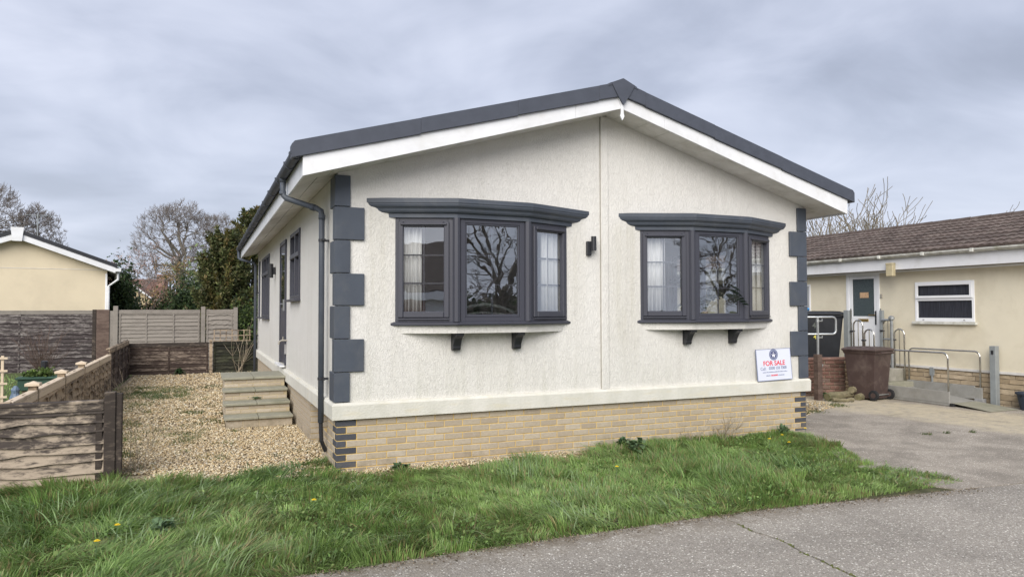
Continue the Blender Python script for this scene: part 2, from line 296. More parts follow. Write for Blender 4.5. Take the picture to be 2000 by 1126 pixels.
# ------------------------------------------------------------------ mesh helpers
WL = {}
def wl(o): return WL.get(o.name, Vector((0, 0, 0))) if o else Vector((0, 0, 0))
class MB:
    def __init__(s): s.v = []; s.f = []
    def add(s, vs, fs):
        k = len(s.v); s.v += [tuple(v) for v in vs]; s.f += [tuple(i+k for i in f) for f in fs]; return s
    def box(s, x0, x1, y0, y1, z0, z1, T=None):
        vs = [(x, y, z) for z in (z0, z1) for y in (y0, y1) for x in (x0, x1)]
        if T: vs = [T(Vector(v)) for v in vs]
        return s.add(vs, [(0, 2, 3, 1), (4, 5, 7, 6), (0, 1, 5, 4), (2, 6, 7, 3), (0, 4, 6, 2), (1, 3, 7, 5)])
    def prism(s, poly, f0, f1):         # poly: 2-D list; f0,f1 map 2-D point -> 3-D
        n = len(poly); vs = [f0(p) for p in poly]+[f1(p) for p in poly]
        return s.add(vs, [tuple(range(n))[::-1], tuple(range(n, 2*n))]+[(i, (i+1) % n, n+(i+1) % n, n+i) for i in range(n)])
    def tube(s, pts, r, n=8, caps=True):
        pts = [Vector(p) for p in pts]; rs = r if hasattr(r, '__len__') else [r]*len(pts)
        rings = []; ref = None
        for i, p in enumerate(pts):
            d = (pts[min(i+1, len(pts)-1)]-pts[max(i-1, 0)]).normalized()
            if ref is None:
                ref = d.orthogonal().normalized()
            ref = (ref-d*ref.dot(d)).normalized(); b = d.cross(ref)
            rings.append([p+(ref*math.cos(2*math.pi*k/n)+b*math.sin(2*math.pi*k/n))*rs[i] for k in range(n)])
        vs = [v for q in rings for v in q]
        fs = [(i*n+k, i*n+(k+1) % n, (i+1)*n+(k+1) % n, (i+1)*n+k) for i in range(len(pts)-1) for k in range(n)]
        if caps: fs += [tuple(range(n))[::-1], tuple(range((len(pts)-1)*n, len(pts)*n))]
        return s.add(vs, fs)
    def lathe(s, c, prof, n=16):        # prof: (r,z) list
        vs = [(c[0]+r*math.cos(2*math.pi*k/n), c[1]+r*math.sin(2*math.pi*k/n), c[2]+z) for r, z in prof for k in range(n)]
        fs = [(i*n+k, i*n+(k+1) % n, (i+1)*n+(k+1) % n, (i+1)*n+k) for i in range(len(prof)-1) for k in range(n)]
        return s.add(vs, fs+[tuple(range(n))[::-1], tuple(range((len(prof)-1)*n, len(prof)*n))])
    def mesh(s, name, off=Vector((0, 0, 0)), bev=0., smooth=False):
        me = bpy.data.meshes.new(name); me.from_pydata([(v[0]-off[0], v[1]-off[1], v[2]-off[2]) for v in s.v], [], s.f); me.update()
        bm = bmesh.new(); bm.from_mesh(me); bmesh.ops.recalc_face_normals(bm, faces=bm.faces)
        if bev: bmesh.ops.bevel(bm, geom=bm.edges[:], offset=bev, segments=1, affect='EDGES', clamp_overlap=True)
        bm.to_mesh(me); bm.free()
        if smooth: me.shade_smooth()
        return me
    def build(s, name, m, parent=None, bev=0., smooth=False):
        me = s.mesh(name, wl(parent), bev, smooth); me.materials.append(M[m] if isinstance(m, str) else m)
        return link(name, me, parent)
def link(name, me, parent=None, loc=None, rot=None, scale=None):
    o = bpy.data.objects.new(name, me); COL.objects.link(o)
    if parent: o.parent = parent; WL[o.name] = wl(parent)
    if loc is not None: o.location = Vector(loc)-wl(parent)
    if rot is not None: o.rotation_euler = rot
    if scale is not None: o.scale = scale
    return o
def tag(o, label, cat=None, group=None, kind=None):
    if label: o['label'] = label
    if cat: o['category'] = cat
    if group: o['group'] = group
    if kind: o['kind'] = kind
    return o
def thing(name, label, cat, loc=(0, 0, 0), group=None):
    o = bpy.data.objects.new(name, None); COL.objects.link(o); o.location = loc; WL[o.name] = Vector(loc); o.empty_display_size = .2
    return tag(o, label, cat, group)
def raw(name, verts, faces, m, parent=None, cols=None, smooth=False):   # numpy mesh; faces (n,3) or (n,4)
    off = np.array(wl(parent)); me = bpy.data.meshes.new(name)
    verts = np.asarray(verts, np.float32)-off.astype(np.float32); faces = np.asarray(faces, np.int32)
    nf, k = faces.shape
    me.vertices.add(len(verts)); me.vertices.foreach_set('co', verts.ravel())
    me.loops.add(nf*k); me.loops.foreach_set('vertex_index', faces.ravel())
    me.polygons.add(nf); me.polygons.foreach_set('loop_start', np.arange(0, nf*k, k, dtype=np.int32))
    me.polygons.foreach_set('loop_total', np.full(nf, k, np.int32))
    me.update(calc_edges=True)
    if cols is not None:
        a = me.color_attributes.new('Col', 'FLOAT_COLOR', 'POINT')
        c4 = np.ones((len(verts), 4), np.float32); c4[:, :3] = cols; a.data.foreach_set('color', c4.ravel())
    me.materials.append(M[m]); 
    if smooth: me.shade_smooth()
    return link(name, me, parent)
def facet(P0, P1):
    e = Vector((P1[0]-P0[0], P1[1]-P0[1], 0)); L = e.length; e.normalize(); n = Vector((e.y, -e.x, 0))
    return L, (lambda q: Vector((P0[0], P0[1], 0))+e*q[0]+n*q[1]+Vector((0, 0, q[2])))   # x along, y outwards

# ------------------------------------------------------------------ ground
W, LH, ZB0, ZB1, SL = 6.79, 11.8, .56, .745, .2923
def sheet(name, poly, z, m, thick=None):
    b = MB()
    if thick is None: b.add([(x, y, z) for x, y in poly], [tuple(range(len(poly)))])
    else: b.prism(poly, lambda p: (p[0], p[1], z-thick), lambda p: (p[0], p[1], z))
    o = b.build(name, m); o['kind'] = 'structure'
    return o
sheet('ground', [(-400, -400), (400, -400), (400, 400), (-400, 400)], -.06, 'terrain')
rng = random.Random(4)
def edge_y(x):
    if x < 3: return -3.0
    return -3.0-min((x-3)/2.5, 1.25)*.28
gap = []
y = -3.05
while y > -9.4:
    gap.append((2.70+(-3.05-y)*-.065+rng.uniform(-.018, .018)+(.02 if -3.9 < y < -3.5 else 0), y)); y -= .11
EX = [-60, -8, -3, 0, 1, 2]+[gap[0][0]]
sheet('road', [(x, edge_y(x)+(rng.uniform(-.02, .02) if x > -9 else 0)) for x in EX]+[(x-.007-rng.uniform(0, .008), y) for x, y in gap]+[(-60, -9.4)], 0, 'road', .12)
sheet('road', [(gap[0][0]+.012, -3.0)]+[(x, edge_y(x)+rng.uniform(-.012, .012)) for x in (3.2, 3.8, 4.4, 5., 5.5, 6.2, 8, 12)]+[(60, -4.2), (60, -9.4)]+[(x+.007+rng.uniform(0, .008), y) for x, y in gap[::-1]], 0, 'road', .12)
sheet('pavement', [(-60, -9.5), (60, -9.5), (60, -13.5), (-60, -13.5)], .0, 'drive', .1)
b = MB()
for i in range(len(gap)-1):
    (xa, ya), (xb, yb) = gap[i], gap[i+1]
    b.add([(xa-.03, ya, -.012), (xa+.03, ya, -.012), (xb+.03, yb, -.012), (xb-.03, yb, -.012)], [(0, 1, 2, 3)])
    if rng.random() < .75:
        for k in range(3):
            px_, py_ = xa+rng.uniform(-.012, .012), ya+rng.uniform(-.06, .06); r_ = rng.uniform(.010, .020)
            b.lathe((px_, py_, -.014), [(r_, 0), (r_*.8, .012), (r_*.3, .019)], 6)
tag(b.build('moss', 'moss'), 'moss and dirt filling the crack across the concrete road', 'moss', kind='stuff')
GR = [(6.50, -.02), (6.52, -.25), (6.18, -1.15), (5.66, -1.9), (5.64, -2.46), (5.78, -2.88), (5.86, -3.25)]
sheet('driveway', [(6.45, .3), (6.3, -.2), (6.0, -1.1), (5.4, -1.9), (5.35, -2.5), (5.35, -3.0), (5.45, -3.235)]+[(x, edge_y(x)+.045) for x in (6.2, 8, 12)]+[(16, -3.35), (16, 5.), (8.9, 5.), (8.75, 1.6), (7.6, .9), (6.85, .9)], -.006, 'drive', .08)
sheet('lawn', [(-9, -2.99), (-3, -2.99), (0, -2.99), (2.7, -2.99), (3.8, -3.08), (5.5, -3.22)]+GR[::-1][1:]+[(6.5, .3), (0, .3), (0, .75), (-2.2, .75), (-9, .75)], -.02, 'soil')
sheet('gravel_path', [(-3.1, .35), (-1.9, -.05), (-.1, -.1), (-.1, -.6), (2.9, -.6), (3.2, -.1), (3.2, .3), (0.1, .4), (.1, 2.), (0, 16), (-3.1, 16)], -.014, 'gravel_bed')
sheet('gravel_path', [(6.85, .95), (7.6, .95), (8.75, 1.65), (8.9, 5), (8.9, 14), (6.85, 14)], -.012, 'gravel_bed')
sheet('garden', [(-12, .76), (-3.12, .76), (-3.12, 16.9), (-12, 16.9)], -.035, 'terrain')

# ------------------------------------------------------------------ the house
H = thing('park_home', 'white textured park home with anthracite trim and two front bay windows', 'mobile home')
def zs(x): return 3.128+SL*(min(x, W-x)+.423)      # soffit / barge bottom height
BAYS = (1.745, 5.03)
def gable(y0, y1, holes):
    b = MB(); xs = sorted({0, W, W/2}|{h[0] for h in holes}|{h[1] for h in holes})
    for xa, xb in zip(xs, xs[1:]):
        hs = [h for h in holes if h[0] <= xa and h[1] >= xb]; segs = []
        if hs: segs = [(ZB0+.02, ZB0+.02, hs[0][2], hs[0][2]), (hs[0][3], hs[0][3], zs(xa)+.02, zs(xb)+.02)]
        else: segs = [(ZB0+.02, ZB0+.02, zs(xa)+.02, zs(xb)+.02)]
        for a, a2, c, c2 in segs:
            b.prism([(xa, a), (xb, a2), (xb, c2), (xa, c)], lambda p: (p[0], y0, p[1]), lambda p: (p[0], y1, p[1]))
    # drop the inner walls shared by neighbours
    return b
def sidewall(x0, x1, holes, ya, yb):
    b = MB(); ys = sorted({ya, yb}|{h[0] for h in holes}|{h[1] for h in holes})
    for y0, y1 in zip(ys, ys[1:]):
        hs = [h for h in holes if h[0] <= y0 and h[1] >= y1]; z0, z1 = ZB0+.02, zs(0)+.01
        for a, c in ([(z0, hs[0][2]), (hs[0][3], z1)] if hs else [(z0, z1)]):
            if c-a > .01: b.box(x0, x1, y0, y1, a, c)
    return b
gable(0, .15, [(c-1.0, c+1.0, 1.60, 2.83) for c in BAYS]).build('front_wall', 'stucco', H)
LWIN = [(3.17, 4.40, 1.93, 3.00), (5.05, 6.0, .80, 3.0), (8.45, 10.45, 1.60, 3.0), (11.15, 11.42, 1.60, 3.0)]
sidewall(0, .15, LWIN, .15, LH).build('side_wall', 'stucco', H)
RWIN = [(1.55, 3.15, 1.62, 2.74)]
sidewall(W-.15, W, RWIN, .15, LH).build('side_wall', 'stucco', H)
gable(LH, LH+.15, []).build('rear_wall', 'stucco', H)
b = MB().box(3.335, 3.438, -.022, 0, ZB1, zs(W/2)); b.build('joint_cover_strip', 'stucco', H, .004); MB().box(3.324, 3.3345, -.006, 0, ZB1, zs(W/2)).build('shadow_gap_strip', 'bell', H)  # thin grey strip stands in for the shadow gap beside the cover
# inside
MB().box(.15, W-.15, .15, LH, .66, .74).build('interior_floor', 'infloor', H)
MB().box(.15, W-.15, .15, LH, 3.0, 3.06).build('ceiling', 'inwall', H)
MB().box(3.36, 3.46, .15, 4.6, .74, 3.0).build('partition', 'inwall', H)
MB().box(.15, W-.15, 4.6, 4.7, .74, 3.0).build('partition', 'inwall', H)
# base band with a chamfered top
def bandloop(o, z): return [(-o, -o, z), (W+o, -o, z), (W+o, LH+.15+o, z), (-o, LH+.15+o, z)]
b = MB(); prof = [(.0, ZB0+.005), (.052, ZB0), (.055, ZB1-.03), (.038, ZB1-.004), (.0, ZB1)]
vs = [v for o, z in prof for v in bandloop(o, z)]
b.add(vs, [(i*4+k, i*4+(k+1) % 4, i*4+4+(k+1) % 4, i*4+4+k) for i in range(4) for k in range(4)]); b.build('base_band', 'band', H, .002)
# plinth of brick
PL = MB().box(0.003, W-.003, .002, .10, -.06, ZB0+.004)
PL.box(.003, .10, .10, .60, -.06, ZB0+.003).box(.003, .10, .60, .86, -.06, .34)
PL.box(.003, .10, 1.98, LH, -.06, ZB0+.003).box(.10, 1.2, 1.985, 2.05, -.06, ZB0+.002)
PL.box(W-.10, W-.012, .10, LH, -.06, ZB0+.003)
PL = PL.build('plinth', 'mortar', H)
MB().box(-.1+.25, 1.6, .4, 1.95, -.05, -.02).build('drain_pad', 'soil', H)
def brickmesh(l, h=.065, d=.09):
    return MB().box(0, l, -.004, d, 0, h).mesh('brick', bev=.004)
BM = {k: brickmesh(k) for k in (.215, .1025, .155)}
DM = {k: brickmesh(k) for k in (.215, .1025)}
for me in BM.values(): me.materials.append(M['brick'])
for me in DM.values(): me.materials.append(M['dbrick'])
rb = random.Random(11)
def brick(me, x, y, z, rot=0., par=None, nm='brick', sx=1.):
    return link(nm, me, par or PL, (x, y, z), (rb.uniform(-.004, .004), rb.uniform(-.004, .004), rot+rb.uniform(-.003, .003)), (sx, 1, 1))
for k in range(8):
    z = ZB0-.012-.065-k*.075; odd = k % 2
    brick(DM[.1025 if odd else .215], 0, -.002 if odd else 0, z); brick(DM[.215 if odd else .1025], W-(.215 if odd else .1025), 0, z)
    x = .1125 if odd else .225; xe = W-(.225 if odd else .1125)
    i = 0
    while x < xe-.02:
        l = min(.215, xe-x)
        me = BM[.215] if l > .18 else BM[.155] if l > .13 else BM[.1025]
        base = .215 if l > .18 else .155 if l > .13 else .1025
        brick(me, x, rb.uniform(-.0015, .0015), z, 0, None, 'brick', l/base); x += l+.010
    y = .105+(.11 if odd else 0)                     # return at the left corner
    if odd: brick(DM[.215], 0, .215, z, -math.pi/2)
    else: brick(BM[.1025], 0.0, .205, z, -math.pi/2)
    y = .225 if odd else .215
    ye = .60 if z > .32 else .86
    while y < ye-.05:
        l = min(.215, ye-y); brick(BM[.215], 0, y+l, z, -math.pi/2, None, 'brick', l/.215); y += l+.010
b = MB()
for k in range(8):
    z = ZB0-.012-.065-k*.075; y = 1.985-(.11 if k % 2 else 0)
    while y < LH-.02:
        a = max(y, 1.986); e = min(y+.215, LH)
        if e-a > .03: b.box(-.004, .05, a, e, z, z+.065)
        y += .225
    x = .0-(.11 if k % 2 else 0)
    while x < 1.2:
        a = max(x, -.004); e = min(x+.215, 1.2)
        if e-a > .03: b.box(a, e, 1.972, 2.0, z, z+.065)
        x += .225
o = b.build('brick_courses', 'brick', PL); o['kind'] = 'stuff'
# quoins
ZQ = [3.262, 2.893, 2.525, 2.160, 1.802, 1.438, 1.074, .747]
for s in (0, 1):
    for i in range(7):
        big = i % 2; wx, wy = (.293, .11) if big else (.138, .285)
        z1, z0 = ZQ[i]-.004, ZQ[i+1]+.004
        if i == 0: z1 -= .02
        p = [(-.032, -.032), (wx, -.032), (wx, 0), (0, 0), (0, wy), (-.032, wy)]
        if s: p = [(W-x, y) for x, y in p][::-1]
        MB().prism(p, lambda q: (q[0], q[1], z0), lambda q: (q[0], q[1], z1)).build('quoin', 'trim', H, .005)
# roof -------------------------------------------------
OX, OY = .423, .4226
def zr(x): return zs(x)
def kk(x): return .045*(x+OX)/(W/2+OX)
for s in (0, 1):
    def fx(x): return x if not s else W-x
    slope = MB(); n = 9
    for i in range(n):                               # stepped metal-tile courses
        xa, xb = -OX-.03+(W/2+OX+.03)*i/n, -OX-.03+(W/2+OX+.03)*(i+1)/n
        za, zb = 3.128+SL*(xa+OX)+.27-kk(xa), 3.128+SL*(xb+OX)+.27-kk(xb)
        slope.prism([(xa, za-.03), (xb, zb-.03), (xb, zb), (xa, za+.025)], lambda p: (fx(p[0]), -OY-.01, p[1]), lambda p: (fx(p[0]), LH+.35, p[1]))
    slope.build('roof_slope', 'roof', H)
    d = MB()                                         # barge board, with its joint
    for xa, xb in ((-OX, 2.75), (2.753, W/2)):
        d.prism([(xa, zr(xa) if xa >= 0 else 3.128), (xb, 3.128+SL*(xb+OX)), (xb, 3.128+SL*(xb+OX)+.217-kk(xb)), (xa, 3.128+SL*(xa+OX)+.217-kk(xa))], lambda p: (fx(p[0]), -OY, p[1]), lambda p: (fx(p[0]), -OY+.025, p[1]))
    d.build('barge_board', 'pvc', H, .002)
    xs = [-OX-.115, .82, 1.98, 3.06, W/2]            # verge trim in lengths, each lapping the last
    for i in range(4):
        xa, xb = xs[i], xs[i+1]; o_ = .0012*i
        g = lambda x: 3.128+SL*(x+OX)-kk(x)
        poly = [(xa, g(xa)+.205-o_), (xb, g(xb)+.195-o_), (xb, g(xb)+.374+o_), (xa+.03, g(xa+.03)+.374+o_), (xa, g(xa)+(.345 if i == 0 else .374)+o_)]
        MB().prism(poly, lambda p: (fx(p[0]), -OY-.030-.003*i, p[1]), lambda p: (fx(p[0]), -OY+.12, p[1])).build('verge_trim', 'roof', H, .004)
    MB().prism([(-OX, 3.128), (-OX+.022, 3.128), (-OX+.022, 3.345), (-OX, 3.345)], lambda p: (fx(p[0]), -OY+.025, p[1]), lambda p: (fx(p[0]), LH+.3, p[1])).build('fascia', 'pvc', H, .002)
    # soffit planks under the gable overhang
    x = -OX+.024; i = 0
    while x < W/2-.03:
        xb = min(x+.305, W/2); g = lambda q: 3.128+SL*(q+OX)
        MB().prism([(x+.003, g(x+.003)+.012), (xb-.003, g(xb-.003)+.012), (xb-.003, g(xb-.003)+.024), (x+.003, g(x+.003)+.024)], lambda p: (fx(p[0]), -OY+.026, p[1]), lambda p: (fx(p[0]), 0 if p[0] > -.01 else -.002, p[1])).build('soffit_plank', 'soffit', H)
        x += .305
    for xa, xb in ((-OX+.024, -OX+.20), (-OX+.207, -.003)):
        g = lambda q: 3.128+SL*(q+OX)
        MB().prism([(xa, g(xa)+.011), (xb, g(xb)+.011), (xb, g(xb)+.024), (xa, g(xa)+.024)], lambda p: (fx(p[0]), .0, p[1]), lambda p: (fx(p[0]), LH+.3, p[1])).build('soffit_plank', 'soffit', H)
    # gutter: open half round
    gx = -OX-.062; prof = [(gx+.058*math.cos(t), 3.372+.062*math.sin(t)) for t in np.linspace(math.pi, 2*math.pi, 9)]
    inn = [(gx+.052*math.cos(t), 3.374+.055*math.sin(t)) for t in np.linspace(2*math.pi, math.pi, 9)]
    gt = MB().prism(prof+inn, lambda p: (fx(p[0]), -OY+.02, p[1]), lambda p: (fx(p[0]), LH+.3, p[1])).build('gutter', 'roof', H)
    yy = -.36
    for k in range(12):
        pr = [(gx+.066*math.cos(t), 3.372+.072*math.sin(t)) for t in np.linspace(math.pi-.15, 2*math.pi+.15, 9)]
        w_ = .05 if k % 3 else .09
        MB().prism(pr+[(q[0]*.15+gx*.85, 3.37) for q in pr[::-1][3:6]], lambda p: (fx(p[0]), yy, p[1]), lambda p: (fx(p[0]), yy+w_, p[1])).build('gutter_bracket', 'roof', gt)
        yy += 1.02 if k else .55
    MB().prism([(gx+.062*math.cos(t), 3.374+.066*math.sin(t)) for t in np.linspace(math.pi, 2*math.pi, 9)], lambda p: (fx(p[0]), -OY-.012, p[1]), lambda p: (fx(p[0]), -OY+.03, p[1])).build('gutter_stop_end', 'roof', gt)
gp = 3.128+SL*(W/2+OX)
RC = [(-.20, gp+.327-.20*SL+.016), (0, gp+.362), (.20, gp+.327-.20*SL+.016), (.22, gp+.31-.22*SL), (0, gp+.31), (-.22, gp+.31-.22*SL)]
yy = -OY-.045; i = 0
while yy < LH+.3:
    MB().prism(RC, lambda p: (W/2+p[0], yy, p[1]-.006*(i % 2)), lambda p: (W/2+p[0], min(yy+.46, LH+.35), p[1]-.006*(i % 2))).build('ridge_tile', 'roof', H, .004); yy += .45; i += 1
yc = -OY-.052
MB().prism([(-.17, gp+.327-.17*SL+.016), (0, gp+.366), (.17, gp+.327-.17*SL+.016), (.085, gp+.15), (0, gp+.035), (-.085, gp+.15)], lambda p: (W/2+p[0], yc, p[1]), lambda p: (W/2+p[0], yc+.02, p[1])).build('ridge_end_cap', 'roof', H, .002)
F = [(0, -.15), (.028, -.10), (.016, -.06), (.016, .03), (.07, .17), (-.07, .17), (-.016, .03), (-.016, -.06), (-.028, -.10)]
MB().prism(F, lambda p: (W/2+p[0], -OY-.022, gp+p[1]), lambda p: (W/2+p[0], -OY-.004, gp+p[1])).build('finial', 'pvcw', H)
# downpipes
dp = MB().tube([(-.485, .93, 3.33), (-.485, .93, 3.18), (-.475, .92, 3.12), (-.445, .90, 3.085), (-.13, .62, 2.945), (-.09, .57, 2.91), (-.085, .545, 2.86), (-.085, .54, .46)], .034, 12).build('downpipe', 'trim', H, smooth=True)
for p, q in (((-.485, .93, 3.345), (-.485, .93, 3.28)), ((-.485, .93, 3.17), (-.485, .93, 3.125)), ((-.085, .54, 2.86), (-.085, .54, 2.81)), ((-.15, .635, 2.952), (-.19, .67, 2.97))):
    MB().tube([p, q], .040, 12).build('pipe_collar', 'trim', dp, smooth=True)
for z in (2.55, .95):
    MB().tube([(-.085, .54, z), (-.085, .54, z+.03)], .040, 12).box(-.05, 0, .53, .55, z, z+.025).box(-.085, -.06, .40, .54, z+.004, z+.022).build('pipe_clip', 'black', dp)
MB().tube([(-.085, .54, .47), (-.075, .55, .25), (-.02, .60, .12)], .024, 8).build('drain_pipe', 'black', dp)
dp2 = MB().tube([(-.485, LH+.1, 3.33), (-.485, LH+.1, 3.12), (-.445, LH+.05, 3.085), (-.12, LH-.1, 2.99), (-.085, LH-.12, 2.9), (-.085, LH-.12, .1)], .034, 10).build('downpipe', 'trim', H, smooth=True)
for z in (2.2, 1.1): MB().box(-.12, 0, LH-.135, LH-.105, z, z+.03).build('pipe_clip', 'black', dp2)
for k, (x, y, z) in enumerate(((.12, 1.15, -.02), (.18, .82, -.02), (.5, 1.5, -.02))):
    tag(MB().box(x, x+.22, y, y+.2, z, z+.11).build('concrete_block', 'concrete', None, .008), ['grey block lying in the gap under the side of the house', 'grey block against the brick corner return under the downpipe', 'grey block deep in the dark opening under the house'][k], 'block', 'loose blocks in the underfloor opening')

# bay windows -----------------------------------------
def bay(xc):
    rt_ = thing('bay_window', None, None, (xc, 0, 0)); rt_.parent = H; rt_.location = (xc, 0, 0)
    A, B, C, D = (xc-1.11, 0), (xc-.445, -.255), (xc+.445, -.255), (xc+1.11, 0)
    def ring(o, k=1.):      # plan outline pushed out by o
        s2 = o*.36
        return [(A[0]-o*2.7*k, 0), (B[0]-s2*.5, B[1]-o), (C[0]+s2*.5, C[1]-o), (D[0]+o*2.7*k, 0)]
    def loft(prof, nm, m, kx=1.):
        b = MB(); n = len(prof); vs = []
        for o_, z in prof: vs += [(p[0], p[1], z) for p in ring(o_, kx)]
        fs = [(i*4+k, i*4+k+1, (i+1) % n*4+k+1, (i+1) % n*4+k) for i in range(n) for k in range(3)]
        b.add(vs, fs); b.f.append(tuple(i*4 for i in range(n))); b.f.append(tuple(i*4+3 for i in range(n))[::-1])
        return b.build(nm, m, rt_, 0)
    loft([(-.03, 2.80), (.022, 2.80), (.024, 2.845), (.034, 2.850), (.052, 2.855), (.066, 2.872), (.072, 2.893), (.080, 2.905), (.098, 2.916), (.108, 2.935), (.110, 2.952), (.116, 2.958), (.116, 3.005), (.05, 3.02), (-.03, 3.02)], 'cornice', 'trim')
    loft([(-.20, 1.585), (.035, 1.578), (.042, 1.590), (.042, 1.604), (.0, 1.620), (-.20, 1.620)], 'window_sill', 'frame', .35)
    loft([(-.20, 1.50), (-.028, 1.488), (-.018, 1.578), (-.20, 1.578)], 'apron', 'stucco')
    pts = [A, B, C, D]
    for q in (B, C):        # posts at the bends
        b = MB(); b.lathe((q[0], q[1]+.018, 0), [(.046, 1.62), (.046, 2.80)], 8)
        b.build('corner_post', 'frame', rt_)
    for i in range(3):
        L, T = facet(pts[i], pts[i+1]); z0, z1 = 1.62, 2.80
        a0, a1 = (.0, L-.045) if i == 0 else (.045, L-.045) if i == 1 else (.045, L)
        fr = MB(); w_ = .058
        fr.box(a0, a0+w_, -.065, -.005, z0, z1, T).box(a1-w_, a1, -.065, -.005, z0, z1, T)
        fr.box(a0+w_, a1-w_, -.065, -.006, z0, z0+.05, T).box(a0+w_, a1-w_, -.065, -.006, z1-.05, z1, T)
        fr = fr.build('window_frame', 'frame', rt_, .003)
        c0, c1, d0, d1 = a0+w_, a1-w_, z0+.05, z1-.05
        if i != 1:
            c0 -= .015; c1 += .015; d0 -= .004; d1 += .012
            s_ = .062; yo = .018
            sh = MB().box(c0, c0+s_, -.05, yo, d0, d1, T).box(c1-s_, c1, -.05, yo, d0, d1, T)
            sh.box(c0+s_, c1-s_, -.05, yo, d0, d0+s_+.008, T).box(c0+s_, c1-s_, -.05, yo, d1-s_, d1, T)
            sh = sh.build('sash', 'frame', rt_, .008)
            MB().box(c0+.03, c1-.03, yo, yo+.022, d1-.046, d1-.022, T).build('vent_hood', 'frame', rt_, .006)
            MB().box(c0, c1, yo-.004, yo+.008, d0-.022, d0-.006, T).build('drip_bar', 'frame', rt_, .002)
            c0 += s_; c1 -= s_; d0 += s_+.008; d1 -= s_
        else:
            bd = MB(); t_ = .022
            bd.box(c0, c0+t_, -.04, -.012, d0, d1, T).box(c1-t_, c1, -.04, -.012, d0, d1, T).box(c0+t_, c1-t_, -.04, -.012, d0, d0+t_+.01, T).box(c0+t_, c1-t_, -.04, -.012, d1-t_, d1, T)
            bd.build('glazing_bead', 'frame', rt_, .005)
            c0 += t_; c1 -= t_; d0 += t_+.01; d1 -= t_
        MB().box(c0-.004, c1+.004, -.034, -.030, d0-.004, d1+.004, T).build('pane', 'glass', rt_)
        gb = MB(); xm = (c0+c1)/2; t_ = .009
        for k in (1, 2):
            zz = d0+(d1-d0)*k/3; gb.box(c0, c1, -.046, -.038, zz-t_, zz+t_, T)
        gb.box(xm-t_, xm+t_, -.047, -.0385, d0, d1, T)
        gb.build('glazing_bar', 'frame', rt_)
    # board closing the bay top and bottom
    for z in (1.622, 2.79):
        MB().prism([(p[0]*.93+xc*.07, p[1]*.75+.04) for p in pts], lambda p: (p[0], p[1], z), lambda p: (p[0], p[1], z+.008)).build('bay_board', 'pvcw', rt_)
    for dx in (-.385, .385):
        prof = [(0, 1.487), (-.20, 1.487), (-.20, 1.455), (-.165, 1.448), (-.135, 1.42), (-.105, 1.375), (-.085, 1.335), (-.085, 1.31), (-.07, 1.285), (0, 1.285)]
        MB().prism(prof, lambda p: (xc+dx-.048, p[0], p[1]), lambda p: (xc+dx+.048, p[0], p[1])).build('corbel', 'black', rt_, .006)
bay(BAYS[0]); bay(BAYS[1])
# windows and door of the side wall
def sidewin(y0, y1, z0, z1, mull, top, x=0., sgn=-1, sill=True, nm='window', m='frame', room=True):
    rt_ = thing(nm, None, None, (x, y0, 0)); rt_.parent = H; rt_.location = (x, y0, 0)
    X = lambda a: x-sgn*a*-1 if False else x+sgn*a     # a>0 is outside
    def bx(b, ya, yb, za, zb, a, c): return b.box(min(X(a), X(c)), max(X(a), X(c)), ya, yb, za, zb)
    f = MB(); w_ = .06
    bx(f, y0, y0+w_, z0, z1, -.06, .022); bx(f, y1-w_, y1, z0, z1, -.06, .022); bx(f, y0+w_, y1-w_, z0, z0+w_, -.06, .022); bx(f, y0+w_, y1-w_, z1-w_, z1, -.06, .022)
    for q in mull: bx(f, q-.04, q+.04, z0+w_, z1-w_, -.06, .024)
    if top: bx(f, y0+w_, y1-w_, top-.035, top+.035, -.058, .032)
    f.build('window_frame', m, rt_, .004)
    g = MB(); bx(g, y0+w_, y1-w_, z0+w_, z1-w_, -.03, -.026); g.build('pane', 'glass', rt_)
    if sill:
        s_ = MB(); bx(s_, y0-.03, y1+.03, z0-.035, z0, .0, .085); s_.build('window_sill', m, rt_, .004)
    return rt_
sidewin(3.17, 4.40, 1.93, 3.00, [3.72], 2.62)
sidewin(8.45, 10.45, 1.60, 3.0, [9.1, 9.8], 2.6)
sidewin(11.15, 11.42, 1.60, 3.0, [], None)
sidewin(1.55, 3.15, 1.62, 2.74, [2.3], None, W, 1)
d = thing('door', None, None, (0, 5.05, .8)); d.parent = H; d.location = (0, 5.05, .8)
f = MB().box(-.03, .06, 5.05, 5.11, .8, 3.0).box(-.03, .06, 5.94, 6.0, .8, 3.0).box(-.03, .06, 5.11, 5.94, 2.93, 3.0).build('door_frame', 'frame', d, .004)
MB().box(-.012, .05, 5.112, 5.938, .83, 2.928).box(-.02, -.012, 5.2, 5.85, .95, 1.6).build('door_leaf', 'frame', d, .004)
MB().box(-.018, -.013, 5.25, 5.8, 1.8, 2.8).build('pane', 'glass', d)
MB().box(-.11, -.03, 5.02, 6.03, .775, .80).build('threshold', 'pvcw', d, .004)
MB().box(-.05, -.012, 5.17, 5.20, 1.75, 1.95).tube([(-.06, 5.185, 1.87), (-.075, 5.30, 1.87)], .01, 6).build('handle', 'steel', d)
def updown(P, ax):          # wall light: back plate block and a tube standing off it
    x, y, z = P
    r_ = thing('wall_light', None, None, P); r_.parent = H; r_.location = P
    if ax == 'front':
        MB().box(x-.05, x+.01, y-.05, y, z-.12, z+.06).build('back_plate', 'black', r_, .006)
        MB().tube([(x+.025, y-.075, z-.06), (x+.025, y-.075, z+.12)], .034, 16).build('lamp_tube', 'black', r_)
    else:
        MB().box(x-.05, x, y-.05, y+.05, z-.08, z+.06).build('back_plate', 'black', r_, .006)
        MB().tube([(x-.10, y, z-.15), (x-.10, y, z+.13)], .055, 16).build('lamp_tube', 'black', r_)
updown((3.165, 0, 2.56), 'front'); updown((0, 7.1, 2.56), 'side')
